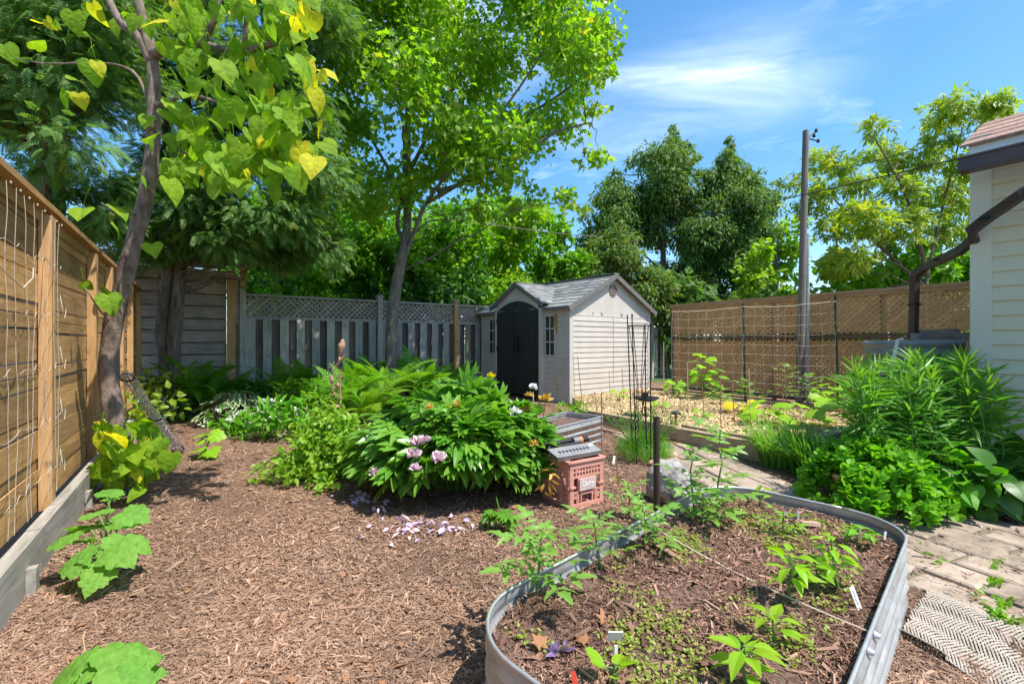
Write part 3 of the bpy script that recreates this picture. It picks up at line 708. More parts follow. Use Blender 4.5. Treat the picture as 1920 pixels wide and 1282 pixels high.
b = MB(); b.lathe([(.13,-.012),(.125,.012),(.105,.014),(.1,.0)], n=24)
V = np.concatenate(b.V); b.V = [V[:, [0,2,1]]*A(1,-1,1)+A(LX/2,-.004,2.29)]
for i in range(5): b.box((LX/2,-.012,2.215+.036*i),(2*math.sqrt(.0105-(.036*(i-2))**2),.012,.018))
M['vent'] = noisemat('vent_brown', [(.2,.13,.12),(.28,.19,.17)], 8, .6)
b.build('vent', M['vent'], shed, local=True)
# broom leaning on the shed front
b = MB(); pb, pt = At(1044,738,9.0), At(1047,628,9.02); b.tube([pb, pt], .014, 8); br = b.build('garden_broom', M['bamboo'])
tag(br, 'pale wooden broom stood upside down against the shed front', 'broom')
b = MB(); q0 = At(1047,628,9.02)
for i in range(40):
    a_ = rng.uniform(-1,1,2); b.tube([q0+A(a_[0]*.015,a_[1]*.015,0), q0+A(a_[0]*.07,a_[1]*.02,.16), q0+A(a_[0]*.09,a_[1]*.02,.42+rng.uniform(-.05,.03))], .004, 4)
b.build('bristles', M['dry'], br)

# ================================================================== HOUSE ON THE RIGHT
K = A(3.86,3.8); hd = nrm(A(.686,-1)); hn = A(hd[1], -hd[0])*1.0   # wall runs toward the viewer; hn points left
hn = nrm(A(-1,-.686)); hb = -hn
M['house_siding'] = noisemat('house_siding', [(.56,.53,.37),(.62,.59,.43)], 2, .55, bump=.05)
M['house_trim'] = noisemat('house_trim', [(.58,.56,.44),(.64,.62,.5)], 2, .5, bump=.03)
M['brown_metal'] = noisemat('brown_aluminium', [(.05,.03,.026),(.075,.048,.042)], 6, .38, bump=.04)
M['shingle'] = noisemat('brown_shingle', [(.16,.09,.07),(.3,.18,.14),(.42,.28,.22)], 40, .9, bump=.7, island=.3)
M['white_board'] = noisemat('white_board', [(.72,.72,.72),(.8,.8,.8)], 4, .6, bump=.05)
house = thing('house', 'cream clapboard house corner with brown gutter at the right edge', 'house', (K[0],K[1],0))
b = MB(); siding(b, K+hd*.1, hd, 5.0, .0, 2.9, hn, .118, .016); siding(b, K+hb*.1, hb, 4.5, .0, 2.9, nrm(A(-.686,1)), .118, .016)
b.build('wall', M['house_siding'], house)
b = MB(); b.prism([K+hn*.022-hd*.022, K+hn*.022+hd*.105, K-hn*.03+hd*.105, K-hn*.105, K-hn*.105-hd*.022][::1], 0, 2.9)
b.build('corner_trim', M['house_trim'], house)
def P3(p, z): return A(p[0], p[1], z)
b = MB(); e0 = K+hn*.26-hd*.02; e1 = K+hn*.26+hd*5.2
for (w_, zz_, t_) in ((.012, 2.56, .11),):
    b.bar(P3(e0+hn*.11,2.6), P3(e1+hn*.11,2.6), .012,.11); b.bar(P3(e0,2.6), P3(e1,2.6), .012,.11); b.bar(P3(e0+hn*.055,2.55), P3(e1+hn*.055,2.55), .11,.012)
    b.bar(P3(e0+hn*.118,2.65), P3(e1+hn*.118,2.65), .02,.016); b.bar(P3(e0-hd*.005+hn*.055,2.6), P3(e0+hn*.055+hd*.005,2.6), .12,.108)
b.build('gutter', M['brown_metal'], house)
b = MB(); b.bar(P3(K+hn*.16+hd*.0,2.765), P3(K+hn*.16+hd*5.2,2.725), .02,.11); b.build('fascia', M['white_board'], house); b = MB(); b.bar(P3(K+hn*.08+hd*.0,2.7), P3(K+hn*.08+hd*5.2,2.7), .16,.014); b.build('fascia', M['white_board'], house)
b = MB()
for i in range(5):
    for j in range(14):
        o_ = K+hn*(.2-.17*i)+hd*(-.05+.4*j-(0 if i % 2 else 0)); z0_ = 2.79+.17*i*.5
        a0 = P3(o_, z0_+.012); a1 = P3(o_+hd*.39, z0_+.012); c1 = P3(o_+hd*.39-hn*.2, z0_+.105); c0 = P3(o_-hn*.2, z0_+.105); dz = A(0,0,-.02)
        b.add([a0,a1,c1,c0,a0+dz,a1+dz,c1+dz,c0+dz], [(0,1,2,3),(7,6,5,4),(0,4,5,1),(1,5,6,2),(3,7,4,0)])
b.build('roof', M['shingle'], house)
b = MB()
pts = np.array([At(2040,285,3.1), At(1920,362,3.35), At(1850,410,3.6), At(1822,432,3.7), At(1826,448,3.78), At(1800,470,3.95), At(1735,500,4.6), At(1718,512,4.72), At(1715,530,4.74), At(1712,632,4.76)])
for a_, c_ in zip(pts[:-1], pts[1:]): 
    ext = nrm(c_-a_)*.02; b.bar(a_-ext, c_+ext, .05, .07, up=(0,0,1) if abs(nrm(c_-a_)[2]) < .9 else (0,1,0))
for i in range(1, 4):
    for q in (-.025, 0, .025): pass
b.build('downspout', M['brown_metal'], house)
for p_b in (pts[5]*.5+pts[6]*.5, pts[8]*.6+pts[9]*.4, pts[2]): b = MB(); b.box(p_b, (.07,.09,.02)); b.build('bracket', M['black_metal'], house)

# rain barrel
bc = A(4.22,4.78,0)
M['barrel'] = noisemat('barrel_plastic', [(.2,.2,.205),(.27,.27,.275)], 5, .5, bump=.05)
b = MB(); b.lathe([(.34,0),(.4,.05),(.43,.35),(.435,.6),(.42,.95),(.425,1.0),(.4,1.03),(.4,1.05)], bc, 36)
rb = b.build('rain_barrel', M['barrel'], smooth=True); tag(rb, 'grey plastic rain barrel under the brown downspout', 'barrel')
b = MB(); b.lathe([(.41,1.05),(.43,1.06),(.435,1.1),(.415,1.12),(.42,1.15),(.44,1.17),(.43,1.205),(.38,1.215),(0,1.2)], bc, 36); b.build('lid', M['barrel'], rb, smooth=True)
b = MB(); b.tube([At(1692,636,4.36), At(1683,638,4.33), At(1678,660,4.31), At(1672,690,4.3), At(1662,720,4.3), At(1655,760,4.32)], .016, 8); ho = b.build('rope', M['twine'])
tag(ho, 'pale rope hooked over the rim of the rain barrel', 'rope')
b = MB(); c_ = bc+A(.12,-.12,1.2)
b.bar(c_+A(-.2,.02,.045), c_+A(.26,-.08,.045), .13, .09); b.bar(c_+A(-.1,.09,.1), c_+A(.2,-.02,.11), .1, .05)
wb = b.build('wood_block', M['dark_boards']); tag(wb, 'dark rotted wood block lying on the rain barrel lid', 'wood block')
b = MB(); b.bar(At(1815,690,4.05), At(1838,575,4.0), .03,.06); b.bar(At(1798,720,4.1), At(1822,640,4.07), .03,.05)
sk = b.build('wooden_stake', M['cedar_post']); tag(sk, 'brown wooden stake leaning beside the house corner', 'stake')

# ================================================================== METAL RAISED BED (front)
def corr_wall(mb, P2, z0, z1, rows=5, closed=True):
    """corrugated sheet following outline P2 (n,2)"""
    n_ = len(P2); c = P2.mean(0)
    tg = np.roll(P2,-1,0)-np.roll(P2,1,0) if closed else np.gradient(P2, axis=0); no = nrm(np.stack([tg[:,1], -tg[:,0]], 1))
    sgn = np.sign(((P2-c)*no).sum(1, keepdims=True)); no *= sgn if closed else sgn.mean()/max(1e-6, abs(sgn.mean()))
    zs = np.linspace(z0, z1, rows*6+1); V = []
    for z in zs:
        a_ = .009*math.sin((z-z0)/(z1-z0)*rows*2*math.pi) if z < z1-.035 else 0
        V.append(np.c_[P2+no*a_, np.full(n_, z)])
    V = np.concatenate(V); k_ = np.arange(n_ if closed else n_-1); k2 = (k_+1) % n_
    for i in range(len(zs)-1):
        mb.Fc.setdefault(4, []).append(np.stack([i*n_+k_, i*n_+k2, (i+1)*n_+k2, (i+1)*n_+k_], 1)+mb.n)
    mb.V.append(V); mb.T.append(np.zeros(len(V))); mb.n += len(V)
HB = .3
bed = thing('raised_bed', 'large rounded galvanised raised bed of dark soil in the foreground', 'raised bed', (1.0,1.9,0))
ol = bw(bed_outline(10)); den = []
for i in range(len(ol)):
    a_, c_ = ol[i], ol[(i+1) % len(ol)]; m_ = max(1, int(np.linalg.norm(c_-a_)/.04)); den += [a_+(c_-a_)*j/m_ for j in range(m_)]
den = np.array(den)
b = MB(); corr_wall(b, den, 0, HB, 4); b.build('wall', M['galv'], bed, smooth=True)
b = MB(); b.tube(np.c_[np.r_[den, den[:1]], np.full(len(den)+1, HB)], .0065, 6); b.build('rim', M['galv_wire'], bed, smooth=True)
b = MB(); b.prism(bw(bed_outline(8, .012))[::-1], .02, .235); b.build('soil', M['soil'], bed)
for u_ in (1.83, 1.72):
    p = P3(bw(A(u_, BV1))+BV*.004, .272); b = MB(); b.tube([p, p+A(*BV,0)*.014], [.011,.007], 8); b.build('bolt', M['galv_wire'], bed)
ZS = .237
def S(x, y): return G(x, y, ZS)
n = 70000; u = rng.uniform(BU0+.02, BU1-.02, n); v = rng.uniform(BV0+.02, BV1-.02, n)
cu = np.clip(u, BU0+BR, BU1-BR); cv = np.clip(v, BV0+BR, BV1-BR); ok = (u-cu)**2+(v-cv)**2 < (BR-.02)**2
ok |= ((u > BU0+BR) & (u < BU1-BR)) | ((v > BV0+BR) & (v < BV1-BR))
u, v = u[ok], v[ok]; xy = u[:, None]*BU+v[:, None]*BV
hz = .012*np.sin(u*9+v*5)*np.sin(v*13-u*4)
P = np.c_[xy, ZS+hz+rng.uniform(-.006,.012,len(u))]
sz = np.where(rng.random(len(u)) < .07, .034, .0135)
bc_ = chipmesh(P, sz, 1, .35).build('compost_crumbs', M['bedchips'], origin=(1.0,1.9,ZS))
tag(bc_, 'dark crumbly compost and bark bits on the soil of the large bed', 'compost', kind='stuff')
# ------------------------------------------------ small raised bed
sb = thing('raised_bed', 'small low corrugated metal bed behind the pink crate', 'raised bed', (.65,5.3,0))
e = G(1130,827); e[2] = 0; du = A(.66,.75); du = nrm(du); dv = A(-du[1], du[0])
c0 = e[:2]-du*1.15; q_ = np.array([e[:2], e[:2]+dv*.52, c0+dv*.52, c0])
den2 = []
for i in range(4):
    a_, c_ = q_[i], q_[(i+1) % 4]; den2 += [a_+(c_-a_)*j/14 for j in range(14)]
den2 = np.array(den2)
b = MB(); corr_wall(b, den2, 0, .3, 4); b.build('wall', M['galv'], sb, smooth=True)
b = MB(); b.tube(np.c_[np.r_[den2, den2[:1]], np.full(len(den2)+1, .3)], .008, 6); b.build('rim', M['galv_wire'], sb)
b = MB(); b.prism(q_, .02, .24); b.build('soil', M['soil'], sb)

# ================================================================== STRAW BED WITH TIMBER EDGING
Pa, Pb, Pc = A(1.03,6.85), A(2.62,4.4), A(4.9,6.0)
tb = thing('timber_bed', 'straw covered vegetable bed edged with weathered timbers', 'garden bed', (2.6,6.8,0))
def beam(pts_, z0, z1, w_, nm='edge_timber'):
    for a_, c_ in zip(pts_[:-1], pts_[1:]):
        b = MB(); b.bar(P3(a_,(z0+z1)/2), P3(c_,(z0+z1)/2), w_, z1-z0); b.build(nm, M['timber'], tb)
dd = nrm(Pb-Pa); mid = Pa+dd*1.72
beam([Pa, mid], .105, .2, .1); beam([Pa+A(-.02,-.015), mid], .0, .098, .12); beam([mid+dd*.006+A(-.012,-.008), Pb], .0, .19, .1)
beam([mid+dd*.006+A(.07,.045), Pb+A(.07,.045)], .02, .215, .05)
dp = nrm(Pc-Pb); beam([Pb+dp*.06, Pb+dp*1.6], .0, .2, .1); beam([Pb+dp*1.606, Pc], .0, .2, .1)
bk0, bk1 = A(3.1,9.2), A(5.0,6.45); beam([bk0, (bk0+bk1)/2], .1, .22, .1); beam([(bk0+bk1)/2+A(.005,-.006), bk1], .1, .22, .1)
b = MB(); b.prism([(1.08,6.9),(2.68,4.45),(4.85,6.05),(5.0,6.45),(3.1,9.25),(2.85,9.95),(1.15,8.66)], -.01, .165); b.build('straw_base', M['strawbase'], tb)
poly = [(1.08,6.9),(2.68,4.45),(4.85,6.05),(3.1,9.15),(2.85,9.9),(1.15,8.6)]
pp = np.array(inpoly(poly, 22000)); P = np.c_[pp, .168+rng.uniform(0,.02,len(pp))]
st = chipmesh(P, .055, 1, .3)
st = st.build('straw_mulch', M['straw'], origin=(2.6,6.8,.165)); tag(st, 'golden straw mulch spread over the timber edged bed', 'straw', kind='stuff')
b = MB()
hs = [G(1120,803,.015), G(1165,815,.02), G(1235,826,.02), G(1290,835,.02), G(1350,845,.02), G(1405,852,.02), G(1440,868,.02)]
b.tube(hs, .016, 8); b.tube([p+A(.03,.06,.03) for p in hs[:4]], .012, 8); o = b.build('soaker_hose', M['rust']); tag(o, 'brown soaker hose lying at the foot of the timber edging', 'hose')

# ================================================================== TRELLIS NET
tn = thing('net_trellis', 'string netting stretched between dark green stakes over the straw bed', 'trellis', (4.0,7.8,.16))
tp = [(A(3.18,8.98),1.86),(A(4.0,7.8),1.86),(A(4.8,6.7),1.88)]
for p, z in tp:
    b = MB(); b.tube([P3(p,.1), P3(p+A(-.04,.0),z)], .018, 8); b.build('stake', M['dark_green_metal'], tn)
b = MB()
def nt(s_, z): 
    i = 0 if s_ < 1 else 1; a_ = tp[i][0]; c_ = tp[i+1][0]; q = s_-i; p = a_+(c_-a_)*q
    return P3(p+A(-.045,-.03), z-.028*math.sin(math.pi*q)*(z/1.86))
for r in range(10):
    z = 1.8-.16*r
    b.tube([nt(2*i/24, z+rng.uniform(-.008,.008)) for i in range(25)], .0014 if r else .004, 4)
for i in range(17):
    s_ = 2*i/16+rng.uniform(-.02,.02); s_ = min(max(s_,0),2); b.tube([nt(min(max(s_+rng.uniform(-.015,.015),0),2), 1.8-.16*q) for q in range(10)], .0013, 4)
b.build('net', M['twine'], tn)

# ================================================================== UTILITY POLE AND WIRES
pp_ = At(1505,641,8.8); b = MB(); b.tube([A(pp_[0]-.06,8.8,0), A(pp_[0],8.8,2.7), A(pp_[0]+.06,8.8,5.28)], [.07,.064,.052], 12)
up = b.build('utility_pole', M['pole_wood']); tag(up, 'weathered wooden utility pole standing at the lattice fence', 'pole')
b = MB(); tq = A(pp_[0]+.06,8.8,5.28); b.tube([tq+A(.05,0,-.12), tq+A(.2,0,-.02)], .012, 6); b.tube([tq+A(.05,0,-.15), tq+A(.24,0,-.2)], .012, 6)
for o_ in ((.2,0,.0),(.24,0,-.2),(.16,0,-.1)): b.lathe([(.01,-.03),(.03,-.02),(.03,.0),(.018,.01),(.026,.03),(.005,.04)], tq+A(*o_), 8)
b.build('insulator', M['black_metal'], up)
b = MB(); b.tube([A(pp_[0]+.13,8.85,0), A(pp_[0]+.13,8.85,3.3)], .03, 8); b.build('conduit', M['galv'], up)
def wire(nm, lab, p0, p1, sag, r_, m_=M['black_metal']):
    s = np.linspace(0,1,20); Pw = np.array([p0+(p1-p0)*q-A(0,0,sag*4*q*(1-q)) for q in s]); b = MB(); b.tube(Pw, r_*.8, 5)
    o = b.build(nm, m_); tag(o, lab, 'wire'); return o
wire('overhead_wire', 'dark overhead wire crossing the pole toward the house', At(1060,452,19), At(1860,283,5.5), .12, .012)
wire('overhead_wire', 'pale thick overhead cable in front of the hedge trees', At(640,365,11.5), At(1130,445,13.5), .15, .016, M['pole_wood'])
wire('overhead_wire', 'thin overhead wire low behind the utility pole', At(1440,436,9.5), At(1700,448,11), .05, .008)
wire('overhead_wire', 'thin upper wire running through the box elder twigs', At(1512,330,8.9), At(1845,240,5.6), .06, .007)
# ================================================================== TREES
def clump_leaves(mb, cs, T, nleaf, size, rc, up=.6, spread=.7, droop=.3, tintf=None, flat=.8, cl=10):
    """leaf clusters: around each clump centre, cl leaves per small twig"""
    for c, r in cs:
        nc = max(1, int(nleaf*(r/rc)**2/cl)); q, dirs = ell(nc, c, (r, r, r*flat), .25)
        P = np.repeat(q, cl, 0)+rv(nc*cl, r*.16); O = np.repeat(dirs, cl, 0)+rv(nc*cl, .5)
        tt = tintf(P) if tintf else None
        scatter(mb, T, P, O, size, up, spread, droop, .35, tt)
def limbs(mb, cs, trunk, r0, nmax=60, up=.12):
    """limbs from the nearest lower trunk point to clump centres, with twigs"""
    idx = rng.permutation(len(cs))[:nmax]
    for i in idx:
        c, r = cs[i]; dz = np.linalg.norm(trunk-c, axis=1)+np.maximum(0, trunk[:,2]-c[2]+.35*np.linalg.norm((trunk-c)[:, :2], axis=1))*2.5
        k_ = int(np.argmin(dz)); p0 = trunk[k_]; L_ = np.linalg.norm(c-p0)
        Q = curve(p0, c, up, 7, .07); rr = r0*(.25+.16*min(L_, 4)); mb.tube(Q, np.linspace(rr, rr*.22, 7), 5)
        for j in range(3):
            e = c+nrm(rv(1))[0]*r*.8; mb.tube(curve(Q[4+j % 3], e, .05, 4, .06), np.linspace(rr*.3, rr*.08, 4), 4)
def polycrown(poly, n, d, thick, r0, r1):
    cs = []
    for x, y in inpoly(poly, n):
        dd = (d(x, y) if callable(d) else d)+rng.uniform(-1,1)*thick; cs.append((At(x, y, dd), rng.uniform(r0, r1)))
    return cs
def densify(P, k_=4):
    P = np.asarray(P, float); out = []
    for a_, c_ in zip(P[:-1], P[1:]): out += [a_+(c_-a_)*j/k_ for j in range(k_)]
    return np.array(out+[P[-1]])
def smooth(P, k_=5):
    P = np.asarray(P, float); m_ = len(P); out = []
    for i in range(m_-1):
        a_, p, q, c_ = P[max(i-1,0)], P[i], P[i+1], P[min(i+2,m_-1)]
        for j in range(k_):
            t_ = j/k_; out.append(.5*((2*p)+(-a_+q)*t_+(2*a_-5*p+4*q-c_)*t_**2+(-a_+3*p-3*q+c_)*t_**3))
    return np.array(out+[P[-1]])

# ---- redbud (near left)
rt = thing('redbud_tree', 'leaning redbud with heart shaped yellow green leaves beside the cedar fence', 'tree', tuple(G(230,918)))
tp_ = smooth(pxpath([(232,935),(222,870),(216,800),(207,740),(204,690),(212,610),(232,530),(252,450),(270,385),(283,310),(288,240),(289,170),(284,100),(268,40),(252,-30)], 3.67), 4)
rr = np.interp(np.linspace(0,1,len(tp_)), [0,.08,.3,.55,.8,1], [.095,.072,.066,.056,.044,.03])
b = MB(); b.tube(tp_, rr*(1+.05*np.sin(np.arange(len(tp_))*1.3)), 14); 
def lim(b, pts, r0, r1, d=3.67): Q = smooth(pxpath(pts, d), 4); b.tube(Q, np.linspace(r0, r1, len(Q)), 8)
lim(b, [(286,120),(262,70),(225,40),(195,-20)], .045, .025); lim(b, [(288,105),(330,80,3.55),(380,85,3.45),(450,97,3.35),(520,80,3.3)], .042, .02)
lim(b, [(284,210),(262,150),(230,125),(170,118),(90,120),(30,110)], .014, .004); lim(b, [(380,84,3.45),(400,40,3.4),(420,-40,3.4)], .028, .018)
lim(b, [(458,95,3.35),(462,40,3.3),(466,-40,3.3)], .02,.012); lim(b, [(285,230),(330,280,3.5),(400,300,3.35)], .014,.006); lim(b, [(286,200),(360,180,3.4),(440,200,3.3),(540,190,3.2)], .016,.006)
lim(b, [(216,610),(190,585,3.55),(160,540,3.5)], .008,.004); lim(b, [(266,400),(225,400,3.5),(190,380,3.45)], .01,.004)
b.build('trunk', M['bark_redbud'], rt, smooth=True)
b = MB()
def hang(cl_, T, size, mat_d, tintp, k_=1., jit=.5):
    for x, y, r, n_, d_ in cl_:
        n_ = max(1, int(n_*k_)); P = np.array([At(x+r*rng.normal()*.5, y+r*rng.normal()*.5, d_+rng.normal()*.16) for _ in range(n_)])
        tip = rv(n_, jit); tip[:,2] -= .9; tip[:,0] += .25; nor = rv(n_, .55); nor[:,1] -= .75; nor[:,2] += .75; nor[:,0] += .2
        sx_ = CX+P[:,0]/P[:,1]*F; ti = np.where(rng.random(n_) < tintp(sx_, y), rng.uniform(.5,1,n_), rng.uniform(0,.12,n_))
        b.inst(T, P, frames(tip, nor), size*rng.uniform(.45,1.2,n_), ti)
        for p in P[::2]: b.tube(curve(p, At(x, y-30, d_), .05, 3), .002, 3)
cl_ = [(330,40,60,9,3.45),(390,90,70,13,3.4),(460,40,80,14,3.35),(530,60,60,14,3.2),(480,150,70,14,3.2),(390,170,60,9,3.35),(430,230,60,14,3.25),(500,240,60,18,3.2),(545,200,50,14,3.15),(350,235,50,9,3.4),(340,300,40,8,3.45),
       (400,290,60,15,3.3),(460,300,55,14,3.25),(530,290,50,13,3.2),(500,0,80,12,3.3),(565,130,30,8,3.15),(560,20,35,9,3.2),(400,10,80,9,3.4),(420,330,45,6,3.3),(575,280,25,6,3.15),(345,325,35,5,3.4),(310,250,20,3,3.5),
       (210,402,16,2,3.35),(172,376,12,1,3.35),(100,40,50,3,3.6),(170,100,45,3,3.6),(50,50,50,3,3.6),(140,190,30,3,3.6),(250,20,60,5,3.6),(152,532,12,2,3.5),(192,556,16,2,3.5),(285,215,14,2,3.5),(275,335,12,2,3.5),(283,455,8,1,3.6)]
hang(cl_, T_heart, .148, 0, lambda sx_, y: np.where(sx_ > 550, .55, np.where(sx_ < 200, .4, .08)), 1.45)
b.build('crown', M['redbud'], rt)
b = MB()
sh = [(195,800,26,5,3.45),(225,825,30,7,3.4),(265,790,28,6,3.5),(280,830,30,7,3.5),(235,870,35,8,3.4),(200,855,25,6,3.4),(275,870,28,6,3.45),(300,850,18,3,3.5),(255,905,25,4,3.4),(205,890,20,4,3.4)]
hang(sh, T_heart, .135, 0, lambda sx_, y: np.where((sx_ < 230) & (y < 830), .4, .05), 1.6)
for x, y, *_ in sh: b.tube(smooth([G(235,920), At((x+235)/2, y+30, 3.5), At(x, y-15, 3.45)], 3), .005, 5, tint=.3)
b.build('shoots', M['redbud'], rt)

# ---- cedars, far left
def cedar(label, trunk_px, dt, tr, polys, name='cedar_tree'):
    base = G(trunk_px[0][0][0], CY+H*F/dt); base = A((trunk_px[0][0][0]-CX)/F*dt, dt, 0)
    t_ = thing(name, label, 'tree', tuple(base), group=None); b = MB(); spine = []
    for pts in trunk_px:
        Q = smooth(pxpath(pts, dt), 4); b.tube(Q, np.linspace(tr, tr*.45, len(Q))*(1+.08*np.sin(np.arange(len(Q)))), 10); spine.append(Q)
    sp_ = np.concatenate(spine); cs = []
    dro = []
    if dt > 6: dro = [(At(rng.uniform(225,640), rng.uniform(400,500)-(40 if rng.random() < .5 else 0), dt+rng.normal()*.5), rng.uniform(.12,.24)) for _ in range(36)]
    for poly, n_, dd, th, r0, r1, *_ in polys: cs += polycrown(poly, n_, dd, th, r0, r1)
    for c, r in dro:
        k_ = min(cs, key=lambda q: np.linalg.norm(q[0]-c)+3*max(0, c[2]-q[0][2])); b.tube(curve(k_[0], c, .1, 5, .06), np.linspace(.012,.003,5), 4)
    limbs(b, cs, densify(sp_, 2), tr*.3, 70, -.04); b.build('trunk', M['bark_dark'], t_, smooth=True); cs = cs+dro
    b = MB(); c0 = sp_[:, :2].mean(0)
    for c, r in cs:
        n_ = int(max(22, 330*(r/.5)**2)); q, dirs = ell(n_, c, (r*1.15, r*1.15, r*.75), .15); out = (q-np.r_[c0, c[2]]); out[:,2] = 0; out = nrm(out)+dirs*.7
        scatter(b, T_spray, q, out, .175, .8, .35, .35, .35, np.where(rng.random(n_) < .04, .8, 0))
    b.build('crown', M['cedar'], t_); return t_
cedar('dark cedar with twin trunks standing in front of the dark board fence',
      [[(328,762),(325,680),(330,600),(338,520),(345,430),(350,300),(350,100),(350,-150)], [(318,740),(312,690),(306,620),(312,540),(322,480),(330,400),(310,250),(300,50)]], 7.25, .115,
      [([(190,-260),(640,-260),(650,40),(600,110),(640,190),(620,250),(650,330),(640,400),(590,380),(560,460),(500,440),(440,470),(400,440),(330,455),(270,400),(220,350)], 120, 7.1, .9, .3, .6), ([(230,380),(480,400),(470,490),(400,470),(330,500),(270,480)], 20, 6.9, .4, .25, .35), ([(470,400),(640,330),(630,440),(560,500),(480,470)], 16, 7.6, .5, .25, .4)])
cedar('broad cedar overhanging the cedar fence from behind at far left',
      [[(90,700),(95,400),(100,100),(105,-200)]], 5.6, .18,
      [([(-330,-300),(240,-300),(250,100),(210,330),(160,350),(110,330),(70,315),(40,280),(0,240),(-150,120),(-330,100)], 95, 5.2, .8, .3, .55),
       ([(90,330),(230,330),(230,430),(150,440),(110,380)], 14, 5.6, .3, .2, .35)])
# ---- maple
mt_ = thing('maple_tree', 'young maple with bright green crown rising from the ferns by the grey fence', 'tree', tuple(A((735-CX)/F*8.6, 8.6, 0)))
b = MB(); main = smooth(pxpath([(732,770),(733,700),(734,640),(737,580),(748,510),(760,450),(764,400),(764,300),(765,200),(766,90),(762,-60),(760,-200)], 8.6), 4)
b.tube(main, np.interp(np.linspace(0,1,len(main)), [0,.3,.5,.8,1], [.125,.11,.08,.045,.02]), 12)
forks = [[(752,500),(775,440,8.5),(800,380,8.4),(860,300,8.2),(940,210,8),(1010,110,7.9),(1060,20,7.9)], [(760,455),(745,420,8.7),(758,330,8.8),(750,200,8.9),(700,60,9),(660,-60,9)],
         [(800,380,8.4),(880,330,8.3),(960,240,8.4),(1060,170,8.5),(1120,120,8.5)], [(764,400),(740,340,8.7),(690,250,8.9),(640,170,9)], [(764,330),(820,220,8.7),(880,110,8.8),(960,0,8.9)], [(820,360,8.4),(930,320,8.2),(1040,250,8.2),(1110,230,8.2)]]
sp_ = [main]
for fk in forks:
    Q = smooth(pxpath(fk, 8.6), 4); b.tube(Q, np.linspace(.045, .012, len(Q)), 8); sp_.append(Q)
mp_ = [(615,-260),(1120,-260),(1125,-60),(1120,40),(1105,120),(1085,190),(1050,240),(1010,290),(950,335),(880,380),(790,400),(700,385),(650,360),(635,280),(640,120)]
cs = polycrown(mp_, 95, lambda x, y: 8.6, 1.8, .45, .8)
for x, y, r in ((1125,300,.26),(1100,300,.2),(1085,385,.2),(1060,370,.25),(1138,130,.3),(1130,60,.32),(1130,-10,.3),(1118,205,.25),(1140,-80,.3),(640,300,.3),(630,200,.35),(905,400,.3),(960,385,.25),(1000,360,.28)):
    cs.append((At(x, y, 8.4+rng.normal()*.3), r))
limbs(b, cs, np.concatenate(sp_), .028, 90, .06); b.build('trunk', M['bark_maple'], mt_, smooth=True)
b = MB(); clump_leaves(b, cs, T_maple, 185, .11, .45, .5, .8, .7, lambda P: np.where(rng.random(len(P)) < .05+.1*(P[:,0] > 1.3), rng.uniform(.3,.9,len(P)), 0), .75, 5)
b.build('crown', M['maple'], mt_)

# ---- trees beyond the back fence
def bgtree(label, poly, n_, d, th, r0, r1, T, mat_, size, per, trunkx, cl=10, tint=None, name='broadleaf_tree', bark='bark_dark', droop=.3, lim_=30, tr=.11, extra=(), group='trees beyond the fences', flat=.8):
    t_ = thing(name, label, 'tree', tuple(A((trunkx-CX)/F*d, d, 0)), group=group); cs = polycrown(poly, n_, d, th, r0, r1)+[(At(x,y,d+rng.normal()*.3), r) for x, y, r in extra]
    top = min(p[1] for p in poly); b = MB(); x0 = (trunkx-CX)/F*d; zt = H-(top-CY)/F*d
    Q = curve(A(x0,d,0), A(x0+.15,d,zt-.25), 0, 8, .015); b.tube(Q, np.linspace(tr, tr*.2, 8), 8)
    limbs(b, cs, densify(Q, 3), tr*.3, lim_); b.build('trunk', M[bark], t_, smooth=True)
    b = MB(); clump_leaves(b, cs, T, per, size, (r0+r1)/2, .6, .7, droop, tint, flat, cl); b.build('crown', M[mat_], t_); return t_
bgtree('leafy green tree above the grey fence beside the post with an orange top', [(452,420),(520,390),(600,380),(625,450),(630,590),(452,590)], 34, 11.3, .7, .4, .6, T_ovate, 'hedge', .17, 150, 520)
bgtree('leafy green tree directly behind the maple trunk', [(600,400),(690,390),(760,400),(790,470),(790,600),(600,600)], 34, 12.6, .7, .4, .6, T_ovate, 'hedge', .17, 150, 700)
bgtree('leafy green tree between the maple trunk and the shed gable', [(770,430),(850,390),(910,400),(930,470),(930,600),(770,600)], 32, 13.2, .7, .4, .6, T_ovate, 'hedge', .17, 150, 850)
bgtree('tall yellow green tree above the shed gable', [(880,400),(930,372),(990,370),(1005,400),(1010,480),(1010,580),(900,580)], 34, 14.6, .7, .4, .6, T_ovate, 'yellowgreen', .18, 150, 950)
bgtree('narrow pointed green tree right behind the shed ridge', [(1052,372),(1075,420),(1092,480),(1092,560),(1010,560),(1015,480),(1035,420)], 24, 14.6, .5, .35, .55, T_ovate, 'hedge', .17, 150, 1050)
bgtree('broad green tree in the back row left of the maple trunk', [(440,390),(560,360),(700,380),(740,600),(440,600)], 60, 15.5, .8, .6, .9, T_ovate, 'hedge', .22, 190, 590)
bgtree('broad green tree in the back row between maple and shed', [(740,400),(860,370),(1000,385),(1060,430),(1060,600),(740,600)], 66, 17, .8, .6, .9, T_ovate, 'hedge', .22, 190, 820)
bgtree('low dark shrub tree behind the middle of the grey fence', [(470,520),(890,520),(890,640),(470,640)], 46, 12.2, .5, .4, .6, T_ovate, 'darkleaf', .17, 120, 640)
